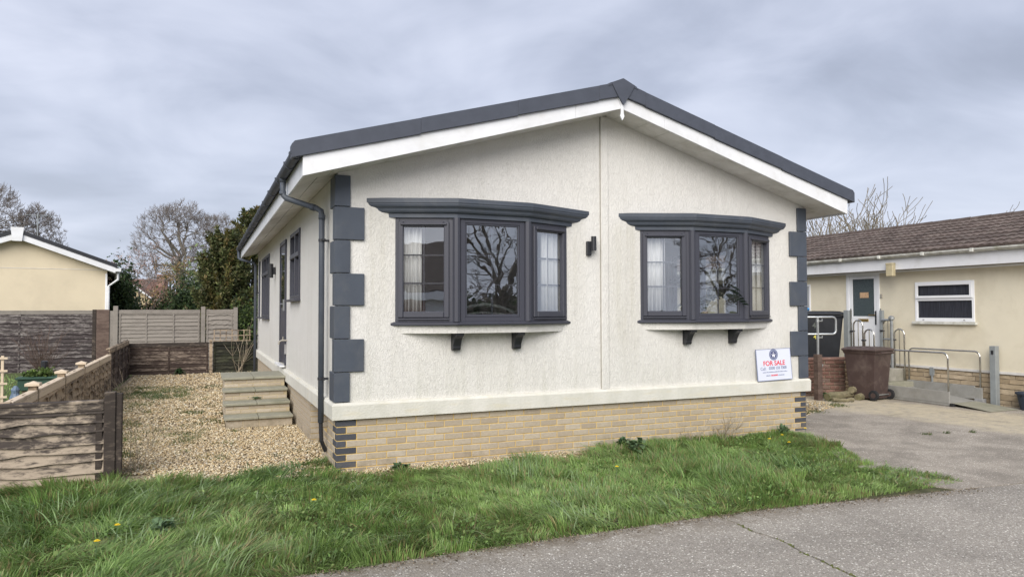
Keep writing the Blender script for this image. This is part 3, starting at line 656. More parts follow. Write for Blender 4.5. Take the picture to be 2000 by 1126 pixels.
t = thing('water_tap', None, None, (0, 4.93, 1.2)); t.parent = H; t.location = (0, 4.93, 1.2)
MB().tube([(0, 4.93, 1.24), (-.09, 4.93, 1.24), (-.13, 4.93, 1.22), (-.14, 4.93, 1.17)], .014, 8).tube([(-.07, 4.93, 1.24), (-.07, 4.93, 1.29)], .01, 6).tube([(-.07, 4.89, 1.30), (-.07, 4.97, 1.30)], .008, 6).build('tap_body', 'bell', t)
MB().box(-.035, 0, 5.0, 5.045, 1.0, 1.17).build('tap_box', 'grey', t)

# things inside the bays ------------------------------
def curtain(x0, x1, y0, y1, z0, z1, label, amp=.028, n=12):
    k = n*6; vs = []; 
    for j, z in enumerate((z0, z1)):
        for i in range(k+1):
            u = i/k; a = amp*math.sin(u*n*2*math.pi)*(1.1 if j == 0 else .8)+.01*math.sin(u*17)
            L_ = Vector((x1-x0, y1-y0)); nn_ = Vector((-L_.y, L_.x)).normalized()
            vs.append((x0+L_.x*u+nn_.x*a, y0+L_.y*u+nn_.y*a, z))
    o = MB().add(vs, [(i, i+1, k+2+i, k+1+i) for i in range(k)]).build('curtain', 'curtain', None, smooth=True)
    md = o.modifiers.new('cloth', 'SOLIDIFY'); md.thickness = .002
    return tag(o, label, 'curtain', 'pale curtains hanging in the bay windows')
xc = BAYS[0]
curtain(xc-1.0, xc-.79, .06, -.03, 1.635, 2.78, 'white pleated curtain gathered in the first pane of the bay window nearer the downpipe', .02, 5)
curtain(xc+.70, xc+.96, -.10, .03, 1.635, 2.78, 'white curtain behind the narrow pane beside the wall light', .022, 7)
xc = BAYS[1]
curtain(xc-.98, xc-.74, .06, -.05, 1.635, 2.78, 'white sheer curtain in the first pane of the bay above the sale board end', .02, 5)
curtain(xc+.64, xc+.92, -.12, .02, 1.635, 2.78, 'white sheer curtain behind the narrow pane next to the slate corner blocks', .02, 6)
c = thing('chair', 'ornate white framed chair back seen inside the bay window nearer the downpipe', 'chair', (2.05, .75, .74))
arc = [(1.62, .80, 1.35), (1.60, .82, 1.62), (1.63, .82, 1.72), (1.72, .82, 1.76), (1.85, .82, 1.80), (2.05, .82, 1.83), (2.25, .82, 1.80), (2.38, .82, 1.76), (2.47, .82, 1.72), (2.50, .82, 1.62), (2.48, .80, 1.35)]
MB().tube(arc, .022, 8).tube([(1.66, .82, 1.66), (1.8, .82, 1.70), (2.05, .82, 1.72), (2.3, .82, 1.70), (2.44, .82, 1.66)], .012, 6).build('back_frame', 'gpost', c, smooth=True)
MB().box(1.64, 2.46, .81, .85, 1.30, 1.66).build('back_pad', 'inwall', c, .02)
MB().box(1.6, 2.5, .30, .84, 1.16, 1.28).build('seat', 'inwall', c, .03)
for x in (1.64, 2.46):
    for y in (.34, .80): MB().tube([(x, y, .74), (x, y, 1.17)], [.018, .026], 8).build('leg', 'pvcw', c)
hp = thing('house_plant', 'dark leafed plant in a tan pot on the bay window ledge', 'plant', (4.93, .02, 1.63))
MB().lathe((4.95, -.03, 1.631), [(.035, 0), (.042, .05), (.045, .10), (.038, .10)], 14).build('pot', 'pot', hp)
rp = random.Random(5)
for k in range(9):
    a = rp.uniform(0, 6.28) if k > 4 else (.3, 2.6, 1.2, 3.6, 5.6)[k]; el = rp.uniform(.25, 1.0); base = Vector((4.95, -.03, 1.73))
    tip = base+Vector((math.cos(a)*math.cos(el)*.26, math.sin(a)*math.cos(el)*.10, math.sin(el)*.38+.10))
    dr = Vector((math.cos(a)*.8, math.sin(a)*.4, rp.uniform(-.25, .35))).normalized(); sd_ = dr.cross(Vector((0, .35, 1))).normalized()
    lf = MB().tube([base, base.lerp(tip, .5)+Vector((0, 0, .03)), tip], .004, 5)
    Lf = rp.uniform(.26, .38); rib = [tip+dr*Lf*t_+Vector((0, 0, -.10*t_*t_)) for t_ in np.linspace(0, 1, 9)]
    for i in range(8):
        wq = Lf*.42*math.sin(math.pi*(.12+.8*i/8))
        for sg in (-1, 1):
            p0, p1 = rib[i], rib[i].lerp(rib[i+1], .72)
            o0 = p0+sd_*sg*wq+dr*.045+Vector((0, 0, -.02)); o1 = p1+sd_*sg*wq*.86+dr*.055+Vector((0, 0, -.02))
            lf.add([p0, p1, o1, o0], [(0, 1, 2, 3)])
    lf.build('leaf', 'hleaf', hp)

# for-sale board --------------------------------------
SG = thing('for_sale_sign', 'white FOR SALE board with round navy emblem leaning on the front wall ledge', 'sign', (6.17, -.05, .75))
Ms = Matrix.Translation((6.155, -.062, .752)) @ Matrix.Rotation(R(-1.3), 4, 'Y') @ Matrix.Rotation(R(-4.), 4, 'X')
def TS(p): return Ms @ Vector(p)
MB().box(-.312, .312, -.004, .006, 0, .435, TS).build('board', 'signw', SG)
MB().box(-.319, -.312, -.006, .007, -.006, .441, TS).box(.312, .319, -.006, .007, -.006, .441, TS).box(-.312, .312, -.006, .007, -.007, 0, TS).box(-.312, .312, -.006, .007, .435, .441, TS).build('board_edge', 'greyp', SG)
def text(body, x, z, size, m, bold=0., parent=SG, T=Ms, y=-.0052, nm='lettering', sx=1.):
    cu = bpy.data.curves.new(nm, 'FONT'); cu.body = body; cu.size = size; cu.align_x = 'CENTER'; cu.align_y = 'CENTER'; cu.extrude = .0004; cu.offset = bold
    cu.materials.append(M[m]); tmp = bpy.data.objects.new('t', cu); me = bpy.data.meshes.new_from_object(tmp); bpy.data.objects.remove(tmp)
    o = bpy.data.objects.new(nm, me); COL.objects.link(o); o.parent = parent
    if size < .07: o['kind'] = 'stuff'
    o.matrix_local = Matrix.Translation(-wl(parent)) @ T @ Matrix.Translation((x, y, z)) @ Matrix.Rotation(R(90), 4, 'X') @ Matrix.Diagonal((sx, 1, 1, 1))
    return o
text('FOR SALE', 0, .234, .094, 'red', .0018)
text('Call:', -.205, .163, .060, 'greyp', .0006); text('0330 133 7300', .060, .166, .054, 'greyp', .0016)
def disc(r0, r1, x, z, m, y, nm):
    n = 28; vs = []
    for r_ in (r0, r1):
        for k in range(n): vs.append(TS((x+r_*math.cos(2*math.pi*k/n), y, z+r_*math.sin(2*math.pi*k/n))))
    return MB().add(vs, [(k, (k+1) % n, n+(k+1) % n, n+k) for k in range(n)]).build(nm, m, SG)
disc(.0005, .052, 0, .357, 'navy', -.0056, 'emblem'); disc(.054, .076, 0, .357, 'greyp', -.0054, 'emblem_ring'); disc(.074, .079, 0, .357, 'navy', -.0056, 'emblem_rim')
text('W', .0, .340, .066, 'whitep', .003, y=-.0064, sx=.9)
n = 9; vs = [TS((.017*math.cos(math.pi*k/n), -.0062, .381+.010*math.sin(math.pi*k/n))) for k in range(n+1)]
MB().add(vs, [tuple(range(n+1))]).build('emblem_dome', 'whitep', SG)
rs = random.Random(3)
def smudge(x0, x1, z, h, m, nm):
    b = MB(); x = x0
    while x < x1:
        w_ = rs.uniform(.006, .013); b.box(x, x+w_*.72, -.0052, -.0044, z, z+h*rs.uniform(.7, 1.25), TS); x += w_
    b.build(nm, m, SG)
smudge(-.22, .23, .107, .012, 'greyp', 'small_print'); smudge(-.16, -.085, .058, .014, 'greyp', 'small_print'); smudge(-.07, .045, .055, .022, 'red', 'small_print'); smudge(.06, .17, .058, .014, 'greyp', 'small_print')

# ------------------------------------------------------------------ steps
ST = thing('garden_steps', 'four brick steps with stone treads leading up to the side door', 'steps', (-.55, 4.6, 0))
ny = [3.47, 3.86, 4.25, 4.64]; core = MB()
for k in range(4): core.box(-1.0, -.065, ny[k]+.045, 5.70, .165*k, .165*(k+1)-.042)
core.build('step_core', 'pmortar', ST)
tb = random.Random(8)
sb = [MB().box(0, l, -.004, .05, 0, h).mesh('brick', bev=.004) for l, h in ((.215, .048), (.43, .10), (.30, .10))]
for me in sb: me.materials.append(M['brick'])
for k in range(4):
    for (xa, xb) in ((-1.04, -.555), (-.549, -.055)):
        MB().box(xa, xb, ny[k], (ny[k]+.44 if k < 3 else 5.75), .165*(k+1)-.040, .165*(k+1)).build('tread_slab', 'slab', ST, .006)
    z = .165*k+.006
    if k in (1, 2, 3):
        for r_ in range(2):
            x = -1.005+(.0 if (r_+k) % 2 else -.10)
            while x < -.07:
                a = max(x, -1.005); e = min(x+.215, -.065)
                if e-a > .04: link('brick', sb[0], ST, (a, ny[k]+.045, z+r_*.058), (0, 0, tb.uniform(-.006, .006)), ((e-a)/.215, 1, 1))
                x += .225
    else:
        for a, e in ((-1.005, -.78), (-.77, -.55), (-.54, -.065)): link('brick', sb[1], ST, (a, ny[k]+.045, z), (0, 0, 0), ((e-a)/.43, 1, 1))
    y = ny[k]+.05                                     # cheek wall
    while y < 5.6:
        for r_ in range(2):
            e = min(y+.215, 5.68)
            if e-y > .05: link('brick', sb[0], ST, (-1.0, e+ (.0), z+r_*.058), (0, 0, -math.pi/2), ((e-y)/.215, 1, 1))
        y += .225

# ------------------------------------------------------------------ fences
def slatmesh(L, h, rnd, wav=.012, n=9):
    vs = []; t0, t1 = .004, .022+max(0, wav-.012)*1.2
    for i in range(n+1):
        u = i/n; x = u*L; lo = wav*rnd.uniform(-1, 1); hi = wav*.5*rnd.uniform(-1, 1); bow = rnd.uniform(-.003, .003)
        vs += [(x, -t1-.012+bow, lo), (x, -t0+bow, h+hi), (x, .004, h+hi), (x, -.004, lo)]
    fs = [(i*4+a, i*4+(a+1) % 4, i*4+4+(a+1) % 4, i*4+4+a) for i in range(n) for a in range(4)]+[(0, 1, 2, 3), tuple(n*4+k for k in (3, 2, 1, 0))]
    return MB().add(vs, fs).mesh('slat')
def panel(par, P0, P1, z0, z1, ns, m, rnd, batt=3, cap=None, capm=None, battm=None, capw=.05, wav=.012, frame=True):
    L = math.hypot(P1[0]-P0[0], P1[1]-P0[1]); ang = math.atan2(P1[1]-P0[1], P1[0]-P0[0])
    _, T = facet(P0, P1); h = (z1-z0)/ns
    mes = [slatmesh(L, h*1.28, rnd, wav) for _ in range(3)]
    for me in mes: me.materials.append(M[m])
    for k in range(ns):
        me = mes[k % 3]; o = link('slat', me, par, (P0[0], P0[1], z0+k*h), (rnd.uniform(-.01, .01), rnd.uniform(-.006, .006), ang))
    if batt:
        for k in range(batt):
            x = (.02 if k == 0 else L-.06 if k == batt-1 else L*k/(batt-1)-.02)
            MB().box(x, x+.04, .024, .042, z0-.02, z1, T).build('batten', battm or m, par, .003)
    if cap:
        MB().box(0, L, -capw, capw, z1, z1+.035, T).box(0, L, .012, .045, z1-.075, z1-.001, T).build('cap_rail', capm or m, par, .005)
def fpost(par, x, y, z0, z1, m, w=.05, capm=None, ang=0.):
    o = MB().box(x-w, x+w, y-w, y+w, z0, z1).build('post', m, par, .006)
    if capm: MB().box(x-w-.03, x+w+.03, y-w-.03, y+w+.03, z1, z1+.035).add([(x-w-.015, y-w-.015, z1+.035), (x+w+.015, y-w-.015, z1+.035), (x+w+.015, y+w+.015, z1+.035), (x-w-.015, y+w+.015, z1+.035), (x, y, z1+.06)], [(0, 1, 4), (1, 2, 4), (2, 3, 4), (3, 0, 4)]).build('post_cap', capm, o, .004)
    return o
rf = random.Random(21)
F1 = thing('fence', 'low weathered slatted fence panel standing in the grass at the front', 'fence', (-3.2, .55, 0))
panel(F1, (-4.30, .55), (-2.27, .55), .0, .80, 8, 'wfront', rf, 0, True, 'wfront', wav=.019)
MB().box(-2.345, -2.285, .515, .545, .0, .79).build('batten', 'wpost', F1, .003); MB().box(-4.3, -4.24, .50, .53, .0, .79).build('batten', 'wpost', F1, .003)
fpost(F1, -2.215, .535, -.1, .915, 'wpost', .052); MB().box(-2.165, -2.105, .50, .60, -.1, .895).build('post', 'wpost', F1, .006)
F2 = thing('fence', 'low side fence with pale capped posts between the gravel and the neighbouring garden', 'fence', (-3.14, 5, 0))
ps = [.66, 1.95, 3.78, 5.6, 7.45, 9.35]
for i in range(len(ps)-1):
    mid = 2
    panel(F2, (-3.14, ps[i]+.05), (-3.14, ps[i+1]-.05), .0, .80, 7, 'wside', rf, 4, True, 'wcap', 'wside', .045, wav=.022)
for i, y in enumerate(ps):
    fpost(F2, -3.15, y, -.05, .88 if i in (1, 2, 3) else .84, 'wside', .045, 'wcap' if i in (1, 2, 3) else None)
F3 = thing('fence', 'short dark stretch of side fence meeting the rear corner', 'fence', (-3.18, 12, 0))
panel(F3, (-3.17, 9.42), (-3.20, 14.15), .0, .92, 8, 'wlow', rf, 6, True, 'wside', 'wlow', .04)
F4 = thing('fence', 'low dark brown slatted fence across the end of the gravel', 'fence', (-2.2, 14.2, 0))
panel(F4, (-3.2, 14.2), (-1.16, 14.2), .0, .83, 9, 'wlow', rf, 3, True, 'wpost', 'wlow', .03)
fpost(F4, -3.25, 14.18, -.1, .95, 'wlow', .05); fpost(F4, -1.10, 14.17, -.1, .93, 'wside', .04)
F5 = thing('fence', 'near black mossy low fence panel beside the rear corner of the house', 'fence', (-.5, 14.25, 0))
panel(F5, (-1.04, 14.25), (1.2, 14.25), .0, .84, 9, 'wgreen', rf, 3, True, 'wgreen', 'wgreen', .03)
F6 = thing('fence', 'tall pale timber panel fence behind the low dark fence', 'fence', (-2., 15.5, 0))
panel(F6, (-3.55, 15.5), (-1.39, 15.5), .0, 1.75, 16, 'wpale', rf, 4, True, 'wpale', 'wpale', .025, wav=.006)
panel(F6, (-1.23, 15.5), (-.46, 15.5), .0, 1.75, 13, 'wpale', rf, 2, True, 'wpale', 'wpale', .025, wav=.02)
for x, z in ((-3.62, 1.90), (-1.31, 1.88), (-.40, 1.86)): fpost(F6, x, 15.48, -.1, z, 'wpale', .06)
F7 = thing('fence', 'tall dark waney slatted fence in front of the cream bungalow gable', 'fence', (-6, 17, 0))
panel(F7, (-6.2, 17), (-4.38, 17), -.1, 1.74, 16, 'wdark', rf, 0, True, 'wpale', wav=.022)
panel(F7, (-8.10, 17), (-6.20, 17), -.1, 1.74, 16, 'wdark', rf, 2, True, 'wpale', wav=.022)
panel(F7, (-10.0, 17), (-8.1, 17), -.1, 1.74, 16, 'wdark', rf, 2, True, 'wpale', wav=.022)
fpost(F7, -4.33, 16.97, -.1, 1.80, 'wpost', .05)
MB().box(-4.27, -3.93, 16.90, 16.94, -.05, 1.80).build('board', 'wbrown', F7, .004); MB().box(-3.925, -3.72, 16.93, 16.96, -.05, 1.76).build('board', 'wpale', F7, .004)
TR = thing('trellis', 'small square wooden trellis on top of the mossy low fence', 'trellis', (-.7, 14.3, .86))
b = MB()
for k in range(7): MB().box(-1.03+k*.16, -1.005+k*.16, 14.29, 14.30, .86, 1.21).build('slat', 'wside', TR)
for z in (.88, 1.03, 1.18): MB().box(-1.04, -.02, 14.302, 14.312, z, z+.022).build('rail', 'wside', TR)

# ------------------------------------------------------------------ left neighbour
LB = thing('bungalow', 'cream gabled bungalow behind the tall dark fence', 'house', (-6.87, 20, 0))
rx, rz, ex = -6.90, 4.36, -4.10; sl = (4.36-3.36)/(rx-ex)*-1
def gz(x): return 4.36-abs(x-rx)*.375
wx0, wx1 = rx-2.55, rx+2.55
MB().prism([(wx0, -.1), (wx1, -.1), (wx1, gz(wx1)-.242), (rx, gz(rx)-.242), (wx0, gz(wx0)-.242)], lambda p: (p[0], 20, p[1]), lambda p: (p[0], 31, p[1])).build('wall', 'cream2', LB)
MB().box(wx0+.01, wx1-.004, 19.992, 20.0, 3.165, 3.18).build('cladding_seam', 'soffit', LB)
MB().box(wx1-.05, wx1+.006, 19.988, 20.01, -.1, 3.05).build('corner_trim', 'pvcw', LB)
for sg in (-1, 1):
    f = lambda p, y: (rx+sg*p[0], y, p[1]); g = lambda a: 4.36-a*.375
    MB().prism([(0, g(0)-.06), (2.86, g(2.86)-.06), (2.86, g(2.86)+.07), (0, g(0)+.07)], lambda p: f(p, 19.66), lambda p: f(p, 31.3)).build('roof', 'black', LB)
    MB().prism([(0, g(0)-.25), (2.80, g(2.80)-.25), (2.80, g(2.80)-.06), (0, g(0)-.06)], lambda p: f(p, 19.68), lambda p: f(p, 19.71)).build('barge_board', 'pvc', LB)
    MB().prism([(0.02, g(0)-.249), (2.80, g(2.80)-.249), (2.80, g(2.80)-.235), (0.02, g(0)-.235)], lambda p: f(p, 19.712), lambda p: f(p, 20.5)).build('soffit', 'pvc', LB)
MB().prism([(-.18, gz(rx)+.12), (.18, gz(rx)+.12), (.13, gz(rx)-.33), (-.13, gz(rx)-.33)], lambda p: (rx+p[0], 19.62, p[1]), lambda p: (rx+p[0], 19.66, p[1])).build('ridge_plate', 'pvc', LB)
gq = gz(rx+2.83)-.14
MB().tube([(rx+2.88, 19.7, gq), (rx+2.88, 31, gq)], .06, 8).box(rx+2.80, rx+2.97, 19.66, 19.74, gq-.05, gq+.06).build('gutter', 'pvc', LB)
MB().tube([(rx+2.88, 19.85, gq-.04), (rx+2.88, 19.85, gq-.32), (rx+2.60, 19.95, gq-.55), (rx+2.60, 19.95, 0)], .04, 8).build('downpipe', 'pvc', LB)
LB.rotation_euler.z = R(6.)
AE = thing('aerial', 'thin television aerial on the cream bungalow roof by the ridge', 'aerial', (rx+.42, 20.6, 4.2))
MB().tube([(rx+.42, 20.6, 4.2), (rx+.42, 20.6, 5.05)], .022, 6).build('mast', 'gpost', AE)
MB().tube([(rx+.05, 20.6, 5.0), (rx+.85, 20.6, 5.0)], .012, 5).tube([(rx+.15, 20.45, 5.0), (rx+.15, 20.75, 5.0)], .009, 4).tube([(rx+.5, 20.45, 5.0), (rx+.5, 20.75, 5.0)], .009, 4).tube([(rx+.75, 20.4, 5.0), (rx+.75, 20.8, 5.0)], .009, 4).build('antenna', 'gpost', AE)

# ------------------------------------------------------------------ right neighbour
RB = thing('bungalow', 'cream bungalow with brown tiled roof across the driveway', 'house', (12, 3, 0))
def wallx(holes, ya, yb, z0, z1, x0, x1):
    b = MB(); ys = sorted({ya, yb}|{h[0] for h in holes}|{h[1] for h in holes})
    for y0, y1 in zip(ys, ys[1:]):
        hs = [h for h in holes if h[0] <= y0 and h[1] >= y1]
        for a, c in ([(z0, hs[0][2]), (hs[0][3], z1)] if hs else [(z0, z1)]):
            if c-a > .01: b.box(x0, x1, y0, y1, a, c)
    return b
wallx([(.93, 2.15, 1.51, 2.30), (2.98, 3.84, .55, 2.55), (4.88, 5.9, 1.55, 2.35)], -1.3, 15, .62, 2.72, 12.0, 12.2).build('wall', 'cream', RB)
MB().box(12.203, 17, -1.297, -1.1, -.1, 2.72).box(12.2, 17, 14.8, 15, 0, 2.7).build('end_wall', 'cream', RB)
MB().box(11.965, 12.0, -1.3, 15, .575, .62).build('damp_course_strip', 'soffit', RB)
MB().box(11.975, 12.0, -1.3, 15, 2.525, 2.56).build('trim_strip', 'pvcw', RB, .003)
MB().box(11.70, 11.72, -1.5, 15.1, 2.565, 2.80).build('fascia', 'pvc', RB); MB().box(11.72, 12.0, -1.5, 15.1, 2.575, 2.59).build('soffit', 'soffit', RB)
pr = [(11.64+.06*math.cos(t_), 2.865+.065*math.sin(t_)) for t_ in np.linspace(math.pi, 2*math.pi, 8)]+[(11.64+.052*math.cos(t_), 2.868+.056*math.sin(t_)) for t_ in np.linspace(2*math.pi, math.pi, 8)]
gu = MB().prism(pr, lambda p: (p[0], -1.5, p[1]), lambda p: (p[0], 15.1, p[1])).build('gutter', 'gutterw', RB)
for k in range(16):
    MB().box(11.572, 11.708, -1.3+k*.98, -1.22+k*.98, 2.80, 2.872).build('gutter_bracket', 'gutterw', gu, .01)
# roof of separate tiles
RS = MB().prism([(11.58, 2.86), (14.5, 3.73), (17.4, 2.86)], lambda p: (p[0], -1.55, p[1]-.03), lambda p: (p[0], 15.15, p[1]-.03)).build('roof', 'tile', RB)
sa = math.atan2(3.755-2.885, 2.92)
tv = []; npr = 11; tl, tw = .385, .30
for u in (0, 1):
    for i in range(npr):
        q = i/(npr-1); z = .022*abs(math.sin(q*2*math.pi))**1.3+(.034 if u == 0 else .004)
        tv.append((u*tl, q*tw, z))
low = [(0, (i/(npr-1))*tw, -.004) for i in range(npr)]
tf = [(i, i+1, npr+i+1, npr+i) for i in range(npr-1)]+[(2*npr+i, 2*npr+i+1, i+1, i) for i in range(npr-1)]
tme = MB().add(tv+low, tf).mesh('roof_tile'); tme.materials.append(M['tile'])
rt3 = random.Random(9); stv = []; stf = []; cnt = 0
for r_ in range(9):
    for k in range(55):
        y = -1.5+k*.30+(0); x = 11.60+r_*.328*math.cos(sa); z = 2.880+r_*.328*math.sin(sa)
        vis = 0.2 < y+.3 and y < 5.2+r_*.32
        if vis and cnt < 290:
            link('roof_tile', tme, RS, (x, y+rt3.uniform(-.004, .004), z+rt3.uniform(-.002, .004)), (0, -sa+rt3.uniform(-.008, .008), rt3.uniform(-.008, .008))); cnt += 1
        else:
            b0 = len(stv); ca, si = math.cos(sa), math.sin(sa)
            for v in tv+low: stv.append((x+v[0]*ca-v[2]*si, y+v[1], z+v[0]*si+v[2]*ca))
            stf += [tuple(b0+i for i in f) for f in tf]
o = MB().add(stv, stf).build('tile_courses', 'tile', RS); o['kind'] = 'stuff'
b = MB()
for k in range(36): b.tube([(14.5, -1.5+k*.46, 3.745), (14.5, -1.06+k*.46, 3.738)], .085, 8)
o = b.build('ridge_tiles', 'tile', RS); o['kind'] = 'stuff'
# plinth of split stone
SP = MB().box(12.0, 12.1, -1.3, 15, -.1, .58).build('stone_plinth', 'gmortar', RB)
rs2 = random.Random(31); stm = []
for k in range(6):
    me = MB().box(0, 1, 0, .05, 0, 1).mesh('stone', bev=0.); bm = bmesh.new(); bm.from_mesh(me)
    bmesh.ops.subdivide_edges(bm, edges=[e for e in bm.edges if abs(e.verts[0].co.x-e.verts[1].co.x) > .5], cuts=4)
    for v in bm.verts:
        if v.co.y < .01: v.co.y -= rs2.uniform(.0, .022)
        v.co.z += rs2.uniform(-.07, .07); 
    bm.to_mesh(me); bm.free(); me.materials.append(M['stone']); stm.append(me)
z = -.05
while z < .56:
    h = min(rs2.choice((.075, .09, .105)), .572-z); y = -1.3+rs2.uniform(0, .1)
    while y < 4.9:
        l = rs2.uniform(.28, .75); link('stone', rs2.choice(stm), SP, (12.0, y+l-.012, z+.006), (0, 0, -math.pi/2), (l-.012, 1, h-.012)); y += l
    z += h
b = MB(); z = -.05
while z < .56:
    for y0, y1 in ((5.3, 15),):
        y = y0+rs2.uniform(0, .2)
        while y < y1-.2: l = rs2.uniform(.3, .7); b.box(11.985, 12.02, y, min(y+l, y1), z, z+.085); y += l+.01
    z += .095
o = b.build('stone_courses', 'stone', SP); o['kind'] = 'stuff'
# window, door
def rwin(y0, y1, z0, z1, split, panem):
    w_ = thing('window', None, None, (12, y0, z0)); w_.parent = RB; w_.location = Vector((12, y0, z0))-wl(RB)
    f = MB(); t_ = .05
    f.box(11.985, 12.06, y0, y0+t_, z0, z1).box(11.985, 12.06, y1-t_, y1, z0, z1).box(11.985, 12.06, y0+t_, y1-t_, z0, z0+t_+.02).box(11.985, 12.06, y0+t_, y1-t_, z1-t_, z1)
    if split: f.box(11.983, 12.06, y0+t_, y1-t_, split-.035, split+.035)
    f.build('window_frame', 'pvcw', w_, .004)
    if split:
        f = MB(); q0, q1, a, c = y0+.028, y1-.028, split+.015, z1-.028
        f.box(11.955, 11.983, q0, q0+.05, a, c).box(11.955, 11.983, q1-.05, q1, a, c).box(11.955, 11.983, q0+.05, q1-.05, a, a+.05).box(11.955, 11.983, q0+.05, q1-.05, c-.05, c).build('sash', 'pvcw', w_, .004)
    MB().box(12.02, 12.025, y0+t_, y1-t_, z0+.05, z1-.05).build('pane', panem, w_)
    MB().box(11.93, 12.0, y0-.05, y1+.04, z0-.055, z0-.002).build('window_sill', 'gutterw', w_, .004)
    if split:
        for yy_ in (y0+.18, y1-.20): MB().box(11.975, 11.985, yy_, yy_+.035, z0+.025, z0+.04).build('drain_cap', 'grey', w_)
rwin(.93, 2.15, 1.51, 2.30, 1.955, 'darkglass'); rwin(4.88, 5.9, 1.55, 2.35, None, 'net')
D = thing('door', None, None, (12, 2.98, .55)); D.parent = RB; D.location = Vector((12, 2.98, .55))-wl(RB)
MB().box(11.98, 12.08, 2.98, 3.05, .55, 2.55).box(11.98, 12.08, 3.77, 3.84, .55, 2.55).box(11.98, 12.08, 3.05, 3.77, 2.48, 2.55).build('door_frame', 'pvcw', D, .004)
MB().box(12.0, 12.06, 3.052, 3.13, .58, 2.478).box(12.0, 12.06, 3.69, 3.768, .58, 2.478).box(12.0, 12.06, 3.13, 3.69, .58, 1.60).box(12.0, 12.06, 3.13, 3.69, 2.42, 2.478).build('door_leaf', 'pvcw', D, .003)
MB().box(11.99, 12.0, 3.18, 3.64, .72, 1.32).build('door_panel', 'pvcw', D, .004)
MB().box(12.02, 12.03, 3.13, 3.69, 1.60, 2.42).build('pane', 'obscure', D)
MB().box(12.012, 12.018, 3.28, 3.50, 2.005, 2.125).build('notice', 'paper', D)
MB().box(11.985, 12.0, 3.27, 3.54, 1.485, 1.545).build('letter_box', 'brass', D, .006)
MB().box(11.988, 12.0, 3.075, 3.105, 1.42, 1.72).build('handle_plate', 'black', D); MB().tube([(11.97, 3.09, 1.63), (11.955, 3.24, 1.63)], .011, 6).build('handle', 'brass', D)
MB().box(11.60, 11.70, 2.35, 2.51, 2.43, 2.70).box(11.595, 11.70, 2.345, 2.515, 2.665, 2.705).build('alarm_box', 'alarm', RB, .01)
MB().box(11.975, 12.0, 2.92, 2.96, 1.99, 2.08).build('doorbell', 'bell', RB, .004)
MB().box(11.955, 12.0, 1.76, 1.84, .44, .60).tube([(11.975, 1.80, .60), (11.975, 1.80, -.02)], .02, 6).build('meter_pipe', 'gpost', RB)
# landing and ramp
RP = thing('access_ramp', 'grey wheelchair ramp with curved steel rails in front of the bungalow', 'ramp', (11.45, 1.5, 0))
MB().box(11.1, 11.95, 2.35, 4.1, 0, .54).build('landing_block', 'concrete', RP, .01)
MB().box(11.12, 11.92, 2.10, 2.349, 0, .30).build('step_block', 'slab', RP, .01)
MB().prism([(2.15, .20), (.80, .055), (.80, .02), (2.15, .02)], lambda p: (11.12, p[0], p[1]), lambda p: (11.82, p[0], p[1])).build('deck', 'ramp', RP)
MB().prism([(2.16, .26), (.83, .255), (.83, .0), (2.16, .0)], lambda p: (11.085, p[0], p[1]), lambda p: (11.115, p[0], p[1])).box(11.078, 11.085, .83, 2.16, .05, .062).build('side_board', 'ramp', RP, .004)
MB().prism([(2.25, .325), (.86, .33), (.86, .09), (2.25, .0)], lambda p: (11.83, p[0], p[1]), lambda p: (11.86, p[0], p[1])).box(11.83, 11.86, .72, .858, .09, .30).build('side_board', 'ramp', RP, .004)
MB().prism([(11.12, .80, .055), (11.80, .80, .055), (11.72, .02, .006), (10.98, .02, .006)], lambda p: (p[0], p[1], p[2]-.006), lambda p: p).build('tongue_plate', 'slab', RP)
MB().box(11.05, 11.12, .74, .80, .0, .05).build('foot_block', 'rubber', RP)
def arcrail(x, ya, yb, zt, z0a, z0b, r_=.10):
    pts = [(x, ya, z0a), (x, ya, zt-r_)]+[(x, ya-r_+r_*math.cos(a), zt-r_+r_*math.sin(a)) for a in np.linspace(.3, math.pi/2, 5)]
    pts += [(x, yb+r_-r_*math.sin(a), zt-r_+r_*math.cos(a)) for a in np.linspace(0, math.pi/2, 6)]+[(x, yb, z0b)]
    return MB().tube(pts, .017, 8)
arcrail(11.10, 2.30, .85, .955, .25, .25).build('handrail', 'stainless', RP, smooth=True)
arcrail(11.87, 2.22, .77, .965, .32, .10).build('handrail', 'stainless', RP, smooth=True)
MB().box(11.82, 11.92, .70, .86, .0, .10).build('rail_foot', 'grey', RP, .004)
def hoops(x, yt, labels, thin):
    r_ = thing('step_rail', labels, 'handrail', (x, yt-.25, .5), 'hooped step rails by the bungalow door')
    for (ya, yb, zt, zb) in ((yt, yt-.225, 1.53, .54), (yt-.265, yt-.49, 1.345, .30)):
        c_ = (ya+yb)/2; q = (ya-yb)/2
        pts = [(x, ya, zb), (x, ya, zt-q)]+[(x, c_+q*math.cos(a), zt-q+q*math.sin(a)) for a in np.linspace(.25, math.pi-.25, 8)]+[(x, yb, zt-q), (x, yb, zb if zb > .4 else zb)]
        MB().tube(pts, .0165, 8).build('hoop', 'stainless', r_, smooth=True)
        MB().tube([(x, c_, zb), (x, c_, zt-.02)], .010, 6).build('baluster', 'stainless', r_)
    MB().tube([(x, yt+.06, .54), (x, yt+.06, 1.77)], .014, 8).build('upright', 'stainless', r_)
    for yy_, zz_ in ((yt+.03, 1.28), (yt-.245, 1.10)): MB().lathe((x, yy_, zz_), [(.03, 0), (.05, .01), (.05, .03), (.03, .04)], 10).build('clamp', 'black', r_)
    return r_
hoops(11.10, 2.888, 'hooped steel step rail behind the brown wheelie bin', 0); hoops(11.85, 2.79, 'hooped steel step rail close to the cream wall', 0)
